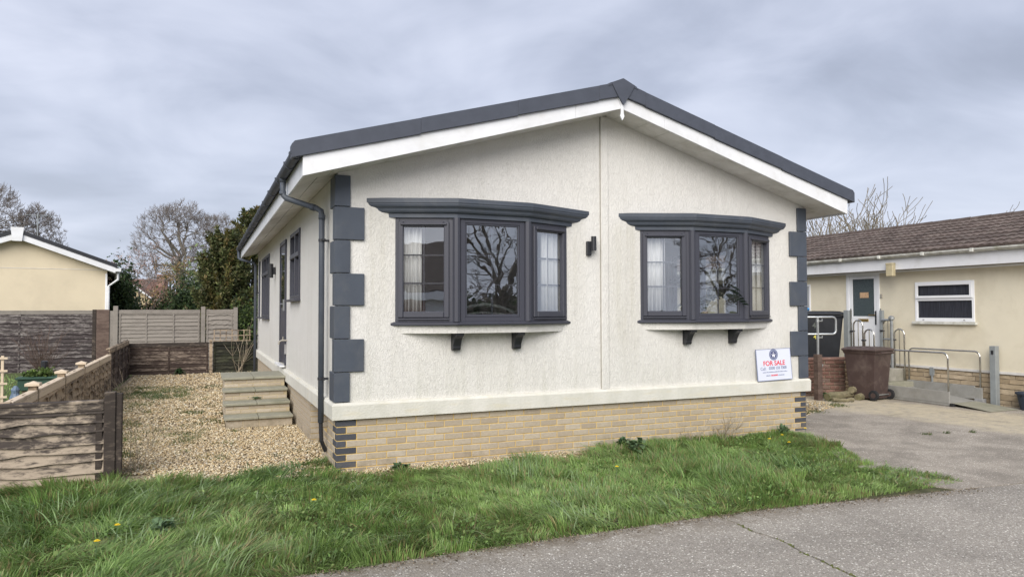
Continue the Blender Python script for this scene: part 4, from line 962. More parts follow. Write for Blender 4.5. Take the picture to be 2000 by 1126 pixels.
for x, y, w_, lab in ((11.10, 3.03, .06, 'grey square post beside the black bins and white door'), (11.86, 2.83, .035, 'grey square post between the white door and the window')):
    tag(MB().box(x-w_, x+w_, y-w_, y+w_, .54, 1.735).build('post', 'gpost', None, .006), lab, 'post', 'grey posts by the bungalow steps')
RPOST = thing('rail_post', 'round galvanised post with fitting near the cream wall behind the ramp', 'post', (11.80, 2.55, .3))
MB().tube([(11.80, 2.55, .22), (11.80, 2.55, 1.56)], .030, 10).build('tube', 'steel', RPOST); MB().lathe((11.80, 2.55, 1.52), [(.035, 0), (.062, .03), (.062, .07), (.03, .10)], 10).build('cap', 'steel', RPOST)
MB().tube([(11.80, 2.55, 1.53), (11.80, 2.78, 1.53)], .022, 8).tube([(11.8, 2.74, 1.13), (11.8, 2.55, 1.13)], .02, 8).build('branch', 'steel', RPOST)
P = thing('post', 'tall grey box section post standing in front of the stone plinth', 'post', (12.0-.1, .53, 0))
MB().box(11.84, 11.95, .47, .58, -.02, 1.08).build('shaft', 'gpost', P, .006); MB().box(11.832, 11.84, .505, .545, .93, 1.0).build('switch', 'black', P)
BK = thing('bucket', 'dark blue bucket by the stone plinth at the frame edge', 'bucket', (11.88, -.09, 0))
MB().lathe((11.88, -.09, 0), [(.15, 0), (.20, .26), (.225, .27), (.225, .30), (.20, .30), (.15, .03)], 18).build('tub', 'tubm', BK, smooth=False)
MB().tube([(11.88+.22*math.cos(a), -.09+.05, .27-.10*math.sin(a)) for a in np.linspace(0, math.pi, 9)], .006, 5).build('handle', 'black', BK)
# wheelie bins
def wheelie(label, cx, cy, z0, ang, h, w, d, m, grp=None, cat='bin'):
    r_ = thing('wheelie_bin', label, cat, (cx, cy, z0), grp)
    Rm = Matrix.Translation((cx, cy, z0)) @ Matrix.Rotation(ang, 4, 'Z')
    T = lambda p: Rm @ Vector(p)
    def fr(k, z, g=0): return [(-w/2*k-g, -d/2*k-g, z), (w/2*k+g, -d/2*k-g, z), (w/2*k+g, d/2*k+g, z), (-w/2*k-g, d/2*k+g, z)]
    b = MB(); L_ = [fr(.80, .03), fr(.80, .10), fr(.985, h*.86), fr(1., h*.86), fr(1.0, h*.90, .02), fr(1., h*.92, .02)]
    b.add([T(p) for q in L_ for p in q], [(3, 2, 1, 0), (20, 21, 22, 23)]+[(i*4+k, i*4+(k+1) % 4, i*4+4+(k+1) % 4, i*4+4+k) for i in range(5) for k in range(4)])
    b.build('tub', m, r_, .008)
    b = MB(); L_ = [fr(1., h*.922, .035), fr(1., h*.945, .045), fr(1., h*.965, .03), fr(.86, h*.995, 0), fr(.6, h, 0)]
    b.add([T(p) for q in L_ for p in q], [(3, 2, 1, 0), (16, 17, 18, 19)]+[(i*4+k, i*4+(k+1) % 4, i*4+4+(k+1) % 4, i*4+4+k) for i in range(4) for k in range(4)])
    b.build('lid', m, r_, .006)
    MB().tube([T((-w*.4, d/2+.03, h*.88)), T((-w*.4, d/2+.09, h*.90)), T((w*.4, d/2+.09, h*.90)), T((w*.4, d/2+.03, h*.88))], .016, 6).build('handle', m, r_)
    for sx in (-1, 1):
        x = sx*(w/2*.80+.035)
        wh = MB().tube([T((x-.025, d/2*.86, .10)), T((x+.025, d/2*.86, .10))], .10, 18).build('wheel', 'rubber', r_, .008)
        MB().tube([T((x-.029, d/2*.86, .10)), T((x+.029, d/2*.86, .10))], .05, 12).build('hub', m, wh)
    MB().tube([T((-w*.42, d/2*.86, .10)), T((w*.42, d/2*.86, .10))], .012, 6).build('axle', 'steel', r_)
    return r_, T
BR, TBR = wheelie('dark brown wheelie bin standing at the edge of the driveway', 10.70, 2.22, 0, R(188), 1.02, .56, .64, 'bin')
tag(BR, 'dark brown wheelie bin standing at the edge of the driveway', 'bin')
# bins behind the low wall, on raised ground
b = MB().box(9.3, 11.05, 3.2, 6.5, -.06, .62); o = b.build('raised_bed', 'soil'); o['kind'] = 'structure'
B1, T1 = wheelie('wide black wheelie bin numbered four behind the low brick wall', 10.86, 3.58, .62, R(-25), 1.10, .80, .6, 'blackp')
def bintext(s, T_par, T, x, z, size, m, y): 
    Rm = Matrix.Translation(WL[T_par.name]) @ Matrix.Rotation(R(-25), 4, 'Z')
    return text(s, x, z, size, m, .003, T_par, Rm, y, 'numeral')
bintext('4', B1, T1, -.21, .79, .17, 'ghost', -.292); bintext('4', B1, T1, -.19, .55, .13, 'yellow', -.278)
tag(MB().box(10.44, 10.62, 3.56, 3.82, 1.725, 1.79).build('bag', 'bluep', None, .03), 'bright blue folded bag on top of the numbered black bin', 'bag')
LW = thing('brick_wall', 'low crumbling red brick garden wall beside the brown bin', 'wall', (10.2, 3.0, 0))
Aw, Bw = (9.62, 3.16), (10.95, 2.80); Lw, Tw = facet(Aw, Bw); an = math.atan2(Bw[1]-Aw[1], Bw[0]-Aw[0])
MB().box(0, Lw, -.10, 0, -.05, .70, Tw).build('mortar_core', 'gmortar', LW)
rme = [MB().box(0, .205, -.012, .10, 0, .062).mesh('brick', bev=.01) for _ in range(2)]
for me in rme: me.materials.append(M['rbrick'])
rw = random.Random(2)
for k in range(10):
    x = -.11 if k % 2 else 0
    while x < Lw-.03:
        a = max(x, 0); e = min(x+.205, Lw)
        if e-a > .05:
            q = Tw((a, rw.uniform(.0, .012), -.02+k*.073))
            link('brick', rme[k % 2], LW, q, (rw.uniform(-.02, .02), rw.uniform(-.02, .02), an+rw.uniform(-.03, .03)), ((e-a)/.205, 1, 1))
        x += .218
MB().box(-.02, Lw+.02, -.13, .03, .71, .77, Tw).build('coping', 'rbrick', LW, .012)
LP_ = thing('stone_pier', 'pale crumbling stone pier end of the garden wall by the bin', 'pier', (10.85, 2.65, 0))
for k in range(9): MB().box(10.72+rw.uniform(-.02, .02), 10.86+rw.uniform(-.02, .02), 2.62, 2.80, k*.08, k*.08+.07).build('stone', 'stone', LP_, .012)
WP = tag(MB().box(9.60, 9.72, 2.42, 2.54, -.05, .88).build('post', 'wbrown', None, .008), 'reddish brown timber post beside the low brick wall', 'post')
GH = thing('handrail', 'galvanised tube handrail on one post in front of the black bins', 'handrail', (10.0, 2.75, 0))
MB().tube([(9.93, 2.73, -.02), (9.93, 2.73, 1.59)], .026, 10).build('upright', 'steel', GH)
dv = Vector((.93, -.37, 0)); O = Vector((9.93, 2.73, 0)); lo = [O+dv*-1.0+Vector((0, 0, 1.60)), O+dv*.30+Vector((0, 0, 1.60))]
q = [O+dv*(.30+.07*math.sin(a))+Vector((0, 0, 1.53+.07*math.cos(a))) for a in np.linspace(0, math.pi/2, 4)]
q2 = [O+dv*(.30+.07*math.cos(a))+Vector((0, 0, 1.33-.07*math.sin(a))) for a in np.linspace(0, math.pi/2, 4)]
MB().tube([lo[0]]+q+q2+[O+dv*-1.0+Vector((0, 0, 1.26))], .022, 10).build('rail', 'steel', GH, smooth=True)
for z in (1.50, 1.17, .60): MB().lathe((9.93, 2.73, z), [(.034, 0), (.034, .05)], 10).tube([(9.93, 2.73, z+.025), O+dv*.09+Vector((0, 0, z+.02)), O+dv*.09+Vector((0, 0, z+.06))], .014, 6).build('clamp', 'steel', GH)
for pts, r_, lab in (([(9.72, 2.33, .07), (10.1, 2.38, .09), (10.55, 2.42, .08)], .075, 'mossy log edging at the drive, longest one'), ([(10.35, 2.30, .17), (10.75, 2.42, .18)], .07, 'short mossy log lying on top of the edging log'), ([(10.3, 2.12, .05), (10.72, 2.30, .06)], .07, 'mossy log touching the wheel of the brown bin'), ([(9.68, 2.16, .03), (10.05, 2.0, .035)], .035, 'thin split log in front of the timber post')):
    p_ = [Vector(a) for a in pts]; pp = [p_[0].lerp(p_[-1], t_)+Vector((0, rw.uniform(-.02, .02), rw.uniform(-.012, .012))) for t_ in np.linspace(0, 1, 7)]
    tag(MB().tube(pp, [r_*rw.uniform(.85, 1.12) for _ in pp], 9).build('log', 'scallop', None), lab, 'log', 'log edging by the driveway')

# ------------------------------------------------------------------ far house and the houses across the road
FH = thing('house', 'small far house with red roof seen above the pale fence', 'house', (-9, 70, 0))
def simple_house(r_, x0, x1, y0, y1, ze, zrg, wm, rm, along='x', extra=True):
    if along == 'y':
        xm = (x0+x1)/2
        MB().prism([(x0, -.1), (x1, -.1), (x1, ze), (xm, zrg-.1), (x0, ze)], lambda p: (p[0], y0, p[1]), lambda p: (p[0], y1, p[1])).build('wall', wm, r_)
        for sg in (-1, 1):
            hw = (x1-x0)/2+.4; sl_ = (zrg-ze)/((x1-x0)/2); g = lambda a: zrg-a*sl_
            rr_ = MB().prism([(0, g(0)), (hw, g(hw)), (hw, g(hw)+.15), (0, g(0)+.15)], lambda p: (xm+sg*p[0], y0-.4, p[1]), lambda p: (xm+sg*p[0], y1+.4, p[1])).build('roof', rm, r_)
            MB().prism([(0, g(0)-.18), (hw, g(hw)-.18), (hw, g(hw)+.02), (0, g(0)+.02)], lambda p: (xm+sg*p[0], y0-.46, p[1]), lambda p: (xm+sg*p[0], y0-.41, p[1])).build('barge_board', 'pvcw', r_)
    else:
        ym = (y0+y1)/2
        MB().prism([(y0, -.1), (y1, -.1), (y1, ze), (ym, zrg-.1), (y0, ze)], lambda p: (x0, p[0], p[1]), lambda p: (x1, p[0], p[1])).build('wall', wm, r_)
        for sg in (-1, 1):
            hw = (y1-y0)/2+.4; sl_ = (zrg-ze)/((y1-y0)/2); g = lambda a: zrg-a*sl_
            MB().prism([(0, g(0)), (hw, g(hw)), (hw, g(hw)+.15), (0, g(0)+.15)], lambda p: (x0-.4, ym+sg*p[0], p[1]), lambda p: (x1+.4, ym+sg*p[0], p[1])).build('roof', rm, r_)
            MB().box(x0-.4, x1+.4, *sorted((ym+sg*hw, ym+sg*(hw+.04))), g(hw)-.18, g(hw)+.12).build('fascia', 'pvcw', r_)
simple_house(FH, -9.6, -4.6, 66, 72, 2.2, 4.2, 'farwall', 'redroof', 'y'); simple_house(FH, -13.5, -5, 72.2, 77, 2.6, 4.9, 'farwall', 'redroof', 'x')
MB().box(-5.6, -4.9, 73.6, 74.4, 4.2, 5.5).build('chimney', 'pinkbrick', FH); MB().box(-8.6, -7.6, 65.95, 66, 1.4, 2.4).build('window', 'pvcw', FH)
XB = thing('bungalow', 'pink brick bungalow across the road, reflected in the front windows', 'house', (-9, -18, 0))
simple_house(XB, -16, -3, -22, -15.5, 2.5, 4.3, 'pinkbrick', 'tile', 'x')
for x in (-13, -9, -5.5): MB().box(x-.8, x+.8, -15.5, -15.44, 1.0, 2.1).build('window', 'pvcw', XB)

# ------------------------------------------------------------------ trees
def grow(rg, p, d, L, r, lvl, P, out):
    ns = P['seg'][lvl]; pts = [p.copy()]; rs_ = [r]
    for i in range(ns):
        d = (d+Vector((rg.gauss(0, 1), rg.gauss(0, 1), rg.gauss(0, 1)))*P['wob'][lvl]+Vector((0, 0, P['up'][lvl]))).normalized()
        p = p+d*(L/ns); pts.append(p.copy()); rs_.append(max(r*(1-(i+1)/ns*(1-P['tap'][lvl])), P['rmin']))
    out[min(lvl, 3)].append((pts, rs_))
    if lvl+1 < len(P['kids']):
        n = P['kids'][lvl]; n = max(1, int(n*rg.uniform(.8, 1.25)+.5))
        for k in range(n):
            t_ = P['t0'][lvl]+(1-P['t0'][lvl])*(k+rg.random())/n; i = min(int(t_*ns), ns-1); f = t_*ns-i
            q = pts[i].lerp(pts[i+1], f); rr_ = (rs_[i]*(1-f)+rs_[i+1]*f); dd = (pts[i+1]-pts[i]).normalized()
            ax = dd.orthogonal().normalized(); ax.rotate(Matrix.Rotation(rg.uniform(0, 6.283), 3, dd)); ang = R(P['ang'][lvl])*rg.uniform(.7, 1.3)
            nd = dd.copy(); nd.rotate(Matrix.Rotation(ang, 3, ax))
            grow(rg, q, nd, L*P['len'][lvl]*rg.uniform(.7, 1.25)*(1.15-.45*t_*P.get('cone', 1)), max(rr_*P['rr'][lvl], P['rmin']), lvl+1, P, out)
def polys(items, nside):
    V = []; Fq = []; base = 0; cs = [(math.cos(2*math.pi*k/nside), math.sin(2*math.pi*k/nside)) for k in range(nside)]
    for pts, rs_ in items:
        ref = None
        for i, p in enumerate(pts):
            d = (pts[min(i+1, len(pts)-1)]-pts[max(i-1, 0)])
            if d.length < 1e-6: d = Vector((0, 0, 1))
            d.normalize()
            if ref is None: ref = d.orthogonal()
            ref = (ref-d*ref.dot(d)).normalized(); b_ = d.cross(ref)
            for c_, s_ in cs:
                v = p+(ref*c_+b_*s_)*rs_[i]; V.append((v.x, v.y, v.z))
        for i in range(len(pts)-1):
            for k in range(nside): Fq.append((base+i*nside+k, base+i*nside+(k+1) % nside, base+(i+1)*nside+(k+1) % nside, base+(i+1)*nside+k))
        base += len(pts)*nside
    return np.array(V), np.array(Fq)
def bare_tree(name, label, base, seed, P, L, r, grp=None, H=None, env=None, lean=(0, 0, 1), bm_='bark', tm_='twig', stems=1, spread=.3):
    rg = random.Random(seed); out = {0: [], 1: [], 2: [], 3: []}
    T_ = thing(name, label, 'tree', base, grp)
    for s_ in range(stems):
        a = 6.283*s_/stems+rg.random(); d = Vector(lean) if stems == 1 else Vector((math.cos(a)*spread, math.sin(a)*spread, 1))
        grow(rg, Vector(base)+Vector((0, 0, -.1)), d.normalized(), L*rg.uniform(.85, 1.1) if stems > 1 else L, r, 0, P, out)
    if H:
        mz = sorted(q.z for pts, _ in (out[3] or out[2]) for q in pts); mz = mz[int(len(mz)*.995)]; f = H/(mz-base[2]); bv = Vector(base)
        for l_ in out.values():
            for i, (pts, rs_) in enumerate(l_): l_[i] = ([bv+(q-bv)*f for q in pts], [max(r0*f, P['rmin']) for r0 in rs_])
    if env:
        ex, ez, eh = env
        ins = lambda q: ((q.x-base[0])**2+(q.y-base[1])**2)/ex**2+((q.z-ez)/eh)**2 < 1+rg.uniform(-.16, .10)
        for l_ in (out[2], out[3]): l_[:] = [it for it in l_ if ins(it[0][-1])]
    V, Fq = polys(out[0]+out[1], 7); raw('trunk', V, Fq, bm_, T_, smooth=True)
    V, Fq = polys(out[2], 4); V2, F2_ = polys(out[3], 3)
    Vc, Fc = raw_cat(V, Fq, V2, F2_); raw('crown', Vc, Fc, tm_, T_)
    return T_, out
def raw_cat(V, Fq, V2, F2_):
    if len(V2) == 0: return V, Fq
    if len(V) == 0: return V2, F2_
    return np.vstack([V, V2]), np.vstack([Fq, F2_+len(V)])
OAK = dict(seg=[6, 7, 6, 5, 4, 3], wob=[.06, .16, .20, .20, .18, .15], up=[.02, .05, .06, .07, .06, .05], tap=[.55, .25, .25, .3, .4, .5], kids=[9, 8, 7, 6, 4], t0=[.42, .25, .2, .15, .1], ang=[52, 48, 45, 42, 40], len=[.85, .55, .52, .5, .5], rr=[.55, .55, .55, .6, .7], rmin=.011)
ELM = dict(OAK, ang=[36, 34, 32, 30, 28], up=[.02, .10, .12, .12, .10, .08], kids=[10, 8, 7, 6, 4], len=[1.05, .55, .5, .48, .45])
def crown_tree(name, label, base, th, cen, rad, counts, r0, seed, grp=None, rise=.5, lo_cut=-.75):
    g_ = np.random.default_rng(seed); T_ = thing(name, label, 'tree', base, grp); B = np.array(base, float); C_ = np.array(cen, float); Rd = np.array(rad, float)
    top = B+np.array([g_.normal()*.15, g_.normal()*.15, th]); tr = [B-np.array([0, 0, .1])]+[B+(top-B)*t_+g_.normal(size=3)*.05 for t_ in (.3, .6, .85)]+[top]
    big = [([Vector(p) for p in tr], [r0*1.25, r0, r0*.9, r0*.82, r0*.75])]; small = []
    nodes = np.array(tr[2:]); nd = np.tile(np.array([0, 0, 1.]), (len(nodes), 1)); nr = np.array([r0*.8]*len(nodes))
    lim = [(.28, .55), (.50, .78), (.62, .93), (.66, 1.0), (.70, 1.05)]
    for lv, n in enumerate(counts):
        d = g_.normal(size=(n, 3)); d /= np.linalg.norm(d, axis=1)[:, None]; d[:, 2] = np.where(d[:, 2] < lo_cut, -d[:, 2], d[:, 2]); a_, b_ = lim[lv]
        P_ = C_+d*Rd*(a_+(b_-a_)*g_.random(n)**.5)[:, None]*(1+.07*np.sin(d[:, :1]*7+d[:, 1:2]*5+seed))
        nn_, nnd, nnr = [], [], []
        for p in P_:
            v = p-nodes; cost = np.linalg.norm(v, axis=1)+.9*np.maximum(0, nodes[:, 2]-p[2]+.1)+.25*np.linalg.norm((nodes-C_)[:, :2], axis=1)*(lv < 2)
            k = int(cost.argmin()); q = nodes[k]; L_ = np.linalg.norm(p-q)
            if L_ < .05: continue
            rr_ = min(nr[k]*.72, r0*(.42, .22, .10, .055, .04)[lv]*(.7+.6*g_.random())); rr_ = max(rr_, .010)
            c1 = q+(nd[k]*.6+np.array([0, 0, rise])*.5)*L_*.45; m_ = 5 if lv < 3 else 4
            pts = [(1-t_)**2*q+2*t_*(1-t_)*c1+t_*t_*p+g_.normal(size=3)*L_*.045*(0 < t_ < 1) for t_ in np.linspace(0, 1, m_)]
            rs_ = [max(rr_*(1-.62*t_), .009) for t_ in np.linspace(0, 1, m_)]
            (big if lv < 2 else small).append(([Vector(x) for x in pts], rs_))
            for w in range(1, m_):
                dd = pts[w]-pts[w-1]; nn_.append(pts[w]); nnd.append(dd/(np.linalg.norm(dd)+1e-9)); nnr.append(rs_[w])
        nodes = np.vstack([nodes[-60:] if lv > 1 else nodes, np.array(nn_)]); nd = np.vstack([nd[-60:] if lv > 1 else nd, np.array(nnd)]); nr = np.concatenate([nr[-60:] if lv > 1 else nr, nnr])
    tw_ = []
    for pts, rs_ in small[-counts[-1]:]:
        for k in range(3):
            q = pts[-1] if k < 2 else pts[-2]; o_ = (q-Vector(C_)).normalized(); dd = (o_*.7+Vector(g_.normal(size=3))*.55+Vector((0, 0, .35))).normalized(); l = g_.uniform(.25, .6)*Rd[0]*.16
            tw_.append(([q, q+dd*l*.5, q+dd*l+Vector((0, 0, .04))], [.011, .009, .007]))
    V, Fq = polys(big, 7); raw('trunk', V, Fq, 'bark', T_, smooth=True)
    V, Fq = polys(small, 4); V2, F2_ = polys(tw_, 3); V, Fq = raw_cat4(V, Fq, V2, F2_); raw('crown', V, Fq, 'twig', T_); return T_
def raw_cat4(V, Fq, V2, F2_): return np.vstack([V, V2]), np.vstack([Fq, F2_+len(V)])
crown_tree('bare_tree', 'large bare tree rising behind the pale fence with a rounded crown', (-2.9, 55.8, 0), 4.6, (-3.1, 55.8, 6.6), (3.5, 3.2, 3.9), (10, 60, 330, 1900), .36, 7, rise=.9)
crown_tree('bare_tree', 'slimmer bare tree between the rounded bare tree and the conifer', (-.1, 58.9, 0), 4.4, (-.2, 58.9, 6.9), (2.3, 2.2, 3.3), (7, 40, 220, 1100), .22, 12, rise=.9)
crown_tree('bare_tree', 'broad bare tree behind the cream bungalow ridge, its crown cut by the frame', (-15.2, 51.2, 0), 4.0, (-15.3, 51.2, 6.6), (3.5, 3.2, 3.9), (12, 70, 380, 2000), .38, 5, 'bare trees behind the cream bungalow', .35)
crown_tree('bare_tree', 'smaller domed bare tree behind the aerial on the cream bungalow', (-12.3, 53, 0), 3.8, (-12.35, 53, 5.9), (2.0, 2.0, 3.5), (9, 50, 280, 1500), .28, 15, 'bare trees behind the cream bungalow', .35)
SHR = dict(seg=[6, 6, 5, 4], wob=[.07, .12, .14, .14], up=[.06, .10, .10, .08], tap=[.2, .25, .3, .5], kids=[8, 5, 4], t0=[.2, .2, .2], ang=[38, 36, 34], len=[.5, .5, .5], rr=[.5, .6, .7], rmin=.012)
for k, (x, y, s_, L_, st, lab) in enumerate(((29.3, 17.7, 3, 8.3, 6, 'tallest open bare tree above the brown tiled roof'), (28.0, 16.4, 8, 7.1, 7, 'bushy bare tree beside the tallest one above the tiled roof'), (26.6, 16.8, 21, 6.4, 6, 'low bare tree next to the roof overhang of the white house'), (25.2, 17.4, 30, 6.0, 5, 'thin bare sapling seen just under the white roof overhang'), (39.2, 17.9, 41, 7.8, 5, 'small bare treetop above the far end of the tiled roof'))):
    bare_tree('bare_tree', lab, (x, y, 0), s_, dict(SHR, up=[.10, .12, .1, .08] if k in (1, 2, 3) else SHR['up']), L_, .10, 'bare trees beyond the tiled roof', H=L_, tm_='twig2', bm_='twig2', stems=st, spread=.34 if k else .42)
BIG = dict(OAK, kids=[9, 8, 7, 4], seg=[6, 7, 6, 5, 3], t0=[.12, .15, .15, .1], rmin=.006)
DG = [(.035, .060, .025), (.050, .080, .030), (.028, .045, .022), (.065, .095, .035)]
def leaves(pts, size, rg, col, var, up=.0, asp=1.6):      # one quad leaf per point
    n = len(pts); pts = np.asarray(pts)
    d = rg.normal(size=(n, 3)); d[:, 2] += up; d /= np.linalg.norm(d, axis=1)[:, None]
    e = np.cross(d, rg.normal(size=(n, 3))); e /= np.linalg.norm(e, axis=1)[:, None]+1e-9
    s_ = (size*rg.uniform(.6, 1.3, n))[:, None]
    V = np.stack([pts, pts+d*s_*.5*asp+e*s_*.4, pts+d*s_*asp, pts+d*s_*.5*asp-e*s_*.4], 1).reshape(-1, 3)
    Fq = np.arange(n*4).reshape(-1, 4)
    c = np.array(col)[rg.integers(0, len(col), n)]*(1+var*rg.normal(size=(n, 1)))
    return V, Fq, np.repeat(np.clip(c, .003, 1), 4, 0)
def bush(name, label, base, rad, n, size, col, seed, cat='shrub', grp=None, clumps=40, stems=6, var=.22, open_=.35, zc_=.55):
    rg = np.random.default_rng(seed); T_ = thing(name, label, cat, base, grp)
    c = rg.normal(size=(clumps, 3)); c /= np.linalg.norm(c, axis=1)[:, None]; c *= rg.uniform(open_, 1., (clumps, 1))
    c[:, 2] = c[:, 2]*.9
    cen = np.array(base)+np.array([0, 0, rad[2]*zc_*1.6*.62])+c*np.array(rad)*np.array([1, 1, .62*1.0])
    w_ = rg.integers(0, clumps, n); pts = cen[w_]+rg.normal(size=(n, 3))*np.array(rad)*.17
    tint = rg.uniform(.75, 1.25, clumps)
    pts[:, 2] = np.maximum(pts[:, 2], base[2]+.02)
    V, Fq, C = leaves(pts, size, rg, col, var, .2); C = C*np.repeat(tint[w_], 4)[:, None]
    raw('crown', V, Fq, 'leaf', T_, C)
    b = MB()
    for k in range(stems):
        q = cen[k % clumps]; b.tube([(base[0]+rg.normal()*.04, base[1]+rg.normal()*.04, base[2]-.03), ((base[0]+q[0])/2, (base[1]+q[1])/2, (base[2]+q[2])/2+.1), tuple(q)], [.03, .02, .008], 5)
    b.build('stem', 'bark', T_); return T_
OL = [(.085, .100, .036), (.062, .080, .030), (.120, .130, .048), (.048, .060, .026), (.125, .115, .055)]
DG = [(.035, .060, .025), (.050, .080, .030), (.028, .045, .022), (.065, .095, .035)]
LG = [(.10, .15, .04), (.13, .18, .05), (.075, .12, .035)]
def conifer(label, base, h, w, seed, nplume=300, nl=120):
    rg = np.random.default_rng(seed); T_ = thing('conifer', label, 'tree', base)
    MB().tube([(base[0], base[1], base[2]-.1), (base[0]+.05, base[1], base[2]+h*.6), (base[0], base[1], base[2]+h*.95)], [.16, .09, .02], 7).build('trunk', 'bark', T_)
    P_ = []; cl = []
    for k in range(nplume):
        f = rg.uniform(.02, 1)**.9; a = rg.uniform(0, 6.283)
        rad = w*(1-f)**.62*(.55+.45*rg.random())*(1.0 if f > .12 else .8)
        st = np.array([base[0]+math.cos(a)*rad*.55, base[1]+math.sin(a)*rad*.55, base[2]+.15+f*h*.88])
        d = np.array([math.cos(a)*.75, math.sin(a)*.75, rg.uniform(.6, 1.5)]); d /= np.linalg.norm(d); L_ = rg.uniform(.6, 1.25)*(.6+.5*(1-f))
        t_ = rg.random(nl); wdt = .115*(1-t_)**.8*L_+.012
        P_.append(st+d*(t_*L_)[:, None]+rg.normal(size=(nl, 3))*wdt[:, None]*.75)
        tn = rg.uniform(.65, 1.35); warm = rg.random() < .18
        cl.append(np.tile((np.array([1.25, 1.0, .85]) if warm else np.array([1, 1, 1]))*tn, (nl, 1)))
    P_ = np.vstack(P_); cl = np.vstack(cl)
    V, Fq, C = leaves(P_, .062, rg, OL, .2, .7, 2.3); C = C*np.repeat(cl, 4, 0)
    raw('crown', V, Fq, 'leaf', T_, np.clip(C, .003, 1)); return T_
conifer('dark olive conifer with feathery upright sprays beside the rear gutter', (-.62, 18.9, 0), 4.4, 1.35, 4, 300, 130)
conifer('second olive conifer half hidden by the rear corner of the house', (.35, 19.9, 0), 5.6, 1.4, 6, 240, 120)
bush('bush', 'dark green bush beside the white downpipe of the cream bungalow', (-4.75, 28.4, 0), (.95, 1.0, 3.2), 9000, .10, DG, 3)
bush('bush', 'dark ivy covered bush at the foot of the conifer', (-1.9, 24, 0), (1.0, .9, 2.6), 9000, .085, DG, 13)
bush('bush', 'bright green shrub leaning over the fence by the rear downpipe', (.02, 15.9, 0), (.62, .5, 1.75), 6500, .055, LG+DG, 23, clumps=30)
bush('ivy_bush', 'pale green airy shrub between the bare tree and the conifer', (-1.3, 42, 0), (1.2, 1.2, 4.4), 2600, .16, [(.16, .20, .09), (.20, .24, .12), (.12, .16, .07)], 33, open_=.5)
bush('bush', 'low mixed hedge behind the pale fence', (-2.0, 33, 0), (2.2, 1.0, 2.4), 8000, .11, DG+[(.14, .10, .06), (.17, .11, .07)], 43, clumps=60)
bush('bush', 'brown twiggy hedge in front of the small far house', (-3.2, 49, 0), (1.9, 1.2, 3.0), 5000, .14, [(.15, .10, .075), (.19, .125, .09), (.12, .10, .06)], 53, clumps=60)
crown_tree('bare_tree', 'spreading bare tree across the road reflected in the bay window nearer the downpipe', (8.0, -14.5, 0), 1.7, (7.6, -14.5, 4.2), (4.6, 3.6, 3.6), (11, 60, 320, 900), .15, 51, None, .3, -2)
crown_tree('bare_tree', 'bare tree across the road reflected in the bay window above the sale board', (17.4, -15, 0), 2.2, (17.2, -15, 4.9), (4.2, 3.4, 3.4), (10, 50, 260, 700), .13, 52, None, .3, -2)
bush('hedge', 'dark hedge across the road reflected in the front windows', (14, -27, 0), (11, 1.2, 1.9), 7000, .3, DG, 91, 'hedge', clumps=80)

# blossom trees: bare branches with sparse tinted young leaves
def blossom(label, base, seed, L, r, P, n, size, col):
    T_, out = bare_tree('young_tree', label, base, seed, P, L, r, 'young trees in leaf bud behind the pale fence', H=P.get('H'), bm_='twig', tm_='twig')
    rg = np.random.default_rng(seed); tips = [q for pts, _ in out[3]+out[2] for q in pts[1:]]
    idx = rg.integers(0, len(tips), n); P_ = np.array([tips[i][:] for i in idx])+rg.normal(size=(n, 3))*.07
    V, Fq, C = leaves(P_, size, rg, col, .2); raw('young_leaves', V, Fq, 'leaf', T_, C)
SAP = dict(seg=[6, 6, 5, 4], wob=[.06, .12, .15, .15], up=[.03, .05, .05, .05], tap=[.3, .3, .3, .5], kids=[11, 7, 5], t0=[.25, .2, .2], ang=[48, 44, 40], len=[.6, .5, .5], rr=[.5, .6, .7], rmin=.008)
blossom('slender young tree with pinkish buds rising above the pale fence', (-4.0, 32.3, 0), 61, 3.6, .06, dict(SAP, H=5.1), 1500, .060, [(.36, .25, .22), (.30, .20, .17), (.40, .31, .26)])
blossom('young tree with ochre leaves in front of the rounded bare tree', (-3.05, 41.7, 0), 62, 3.9, .07, dict(SAP, H=5.2), 1500, .085, [(.30, .20, .08), (.26, .17, .07), (.32, .24, .12)])
blossom('young tree with pale green leaves next to the conifer', (-1.3, 41.5, 0), 63, 3.9, .07, dict(SAP, H=4.9), 1700, .085, [(.24, .27, .12), (.20, .24, .10), (.28, .28, .16)])

# ------------------------------------------------------------------ neighbour's garden bits
tr = thing('planter', 'green plastic trough planter behind the low side fence', 'planter', (-4.1, 7.75, 0))
MB().box(-4.42, -3.78, 7.6, 7.9, .30, .50).box(-4.45, -3.75, 7.57, 7.93, .50, .545).build('trough', 'green', tr, .01)
for x in (-4.36, -3.86): MB().box(x, x+.05, 7.68, 7.82, -.04, .30).build('leg', 'wside', tr)
bush('plant', 'leafy green plants growing in the green trough', (-4.1, 7.75, .53), (.34, .14, .11), 900, .045, LG, 73, 'plant', clumps=14, stems=3)
sl_ = thing('solar_lamp', 'black garden solar lamp on a stake by the trough', 'lamp', (-4.08, 8.05, 0))
MB().tube([(-4.08, 8.05, -.03), (-4.08, 8.05, .62)], .018, 6).build('stake', 'black', sl_); MB().lathe((-4.08, 8.05, .60), [(.03, 0), (.055, .09), (.062, .20), (.035, .215)], 10).build('lamp_head', 'black', sl_)
lad = thing('plant_ladder', 'pale wooden ladder stand at the frame edge in the neighbouring garden', 'plant stand', (-4.62, 7.0, 0))
for x in (-4.72, -4.52): MB().box(x-.02, x+.02, 6.98, 7.02, -.04, .98).build('rail', 'wcap', lad)
for z in (.25, .48, .70, .92): MB().box(-4.78, -4.44, 6.955, 6.979, z, z+.035).build('rung', 'wcap', lad)
og = thing('garden_ornament', 'small glazed blue and white ornament behind the side fence', 'ornament', (-3.93, 5.0, 0))
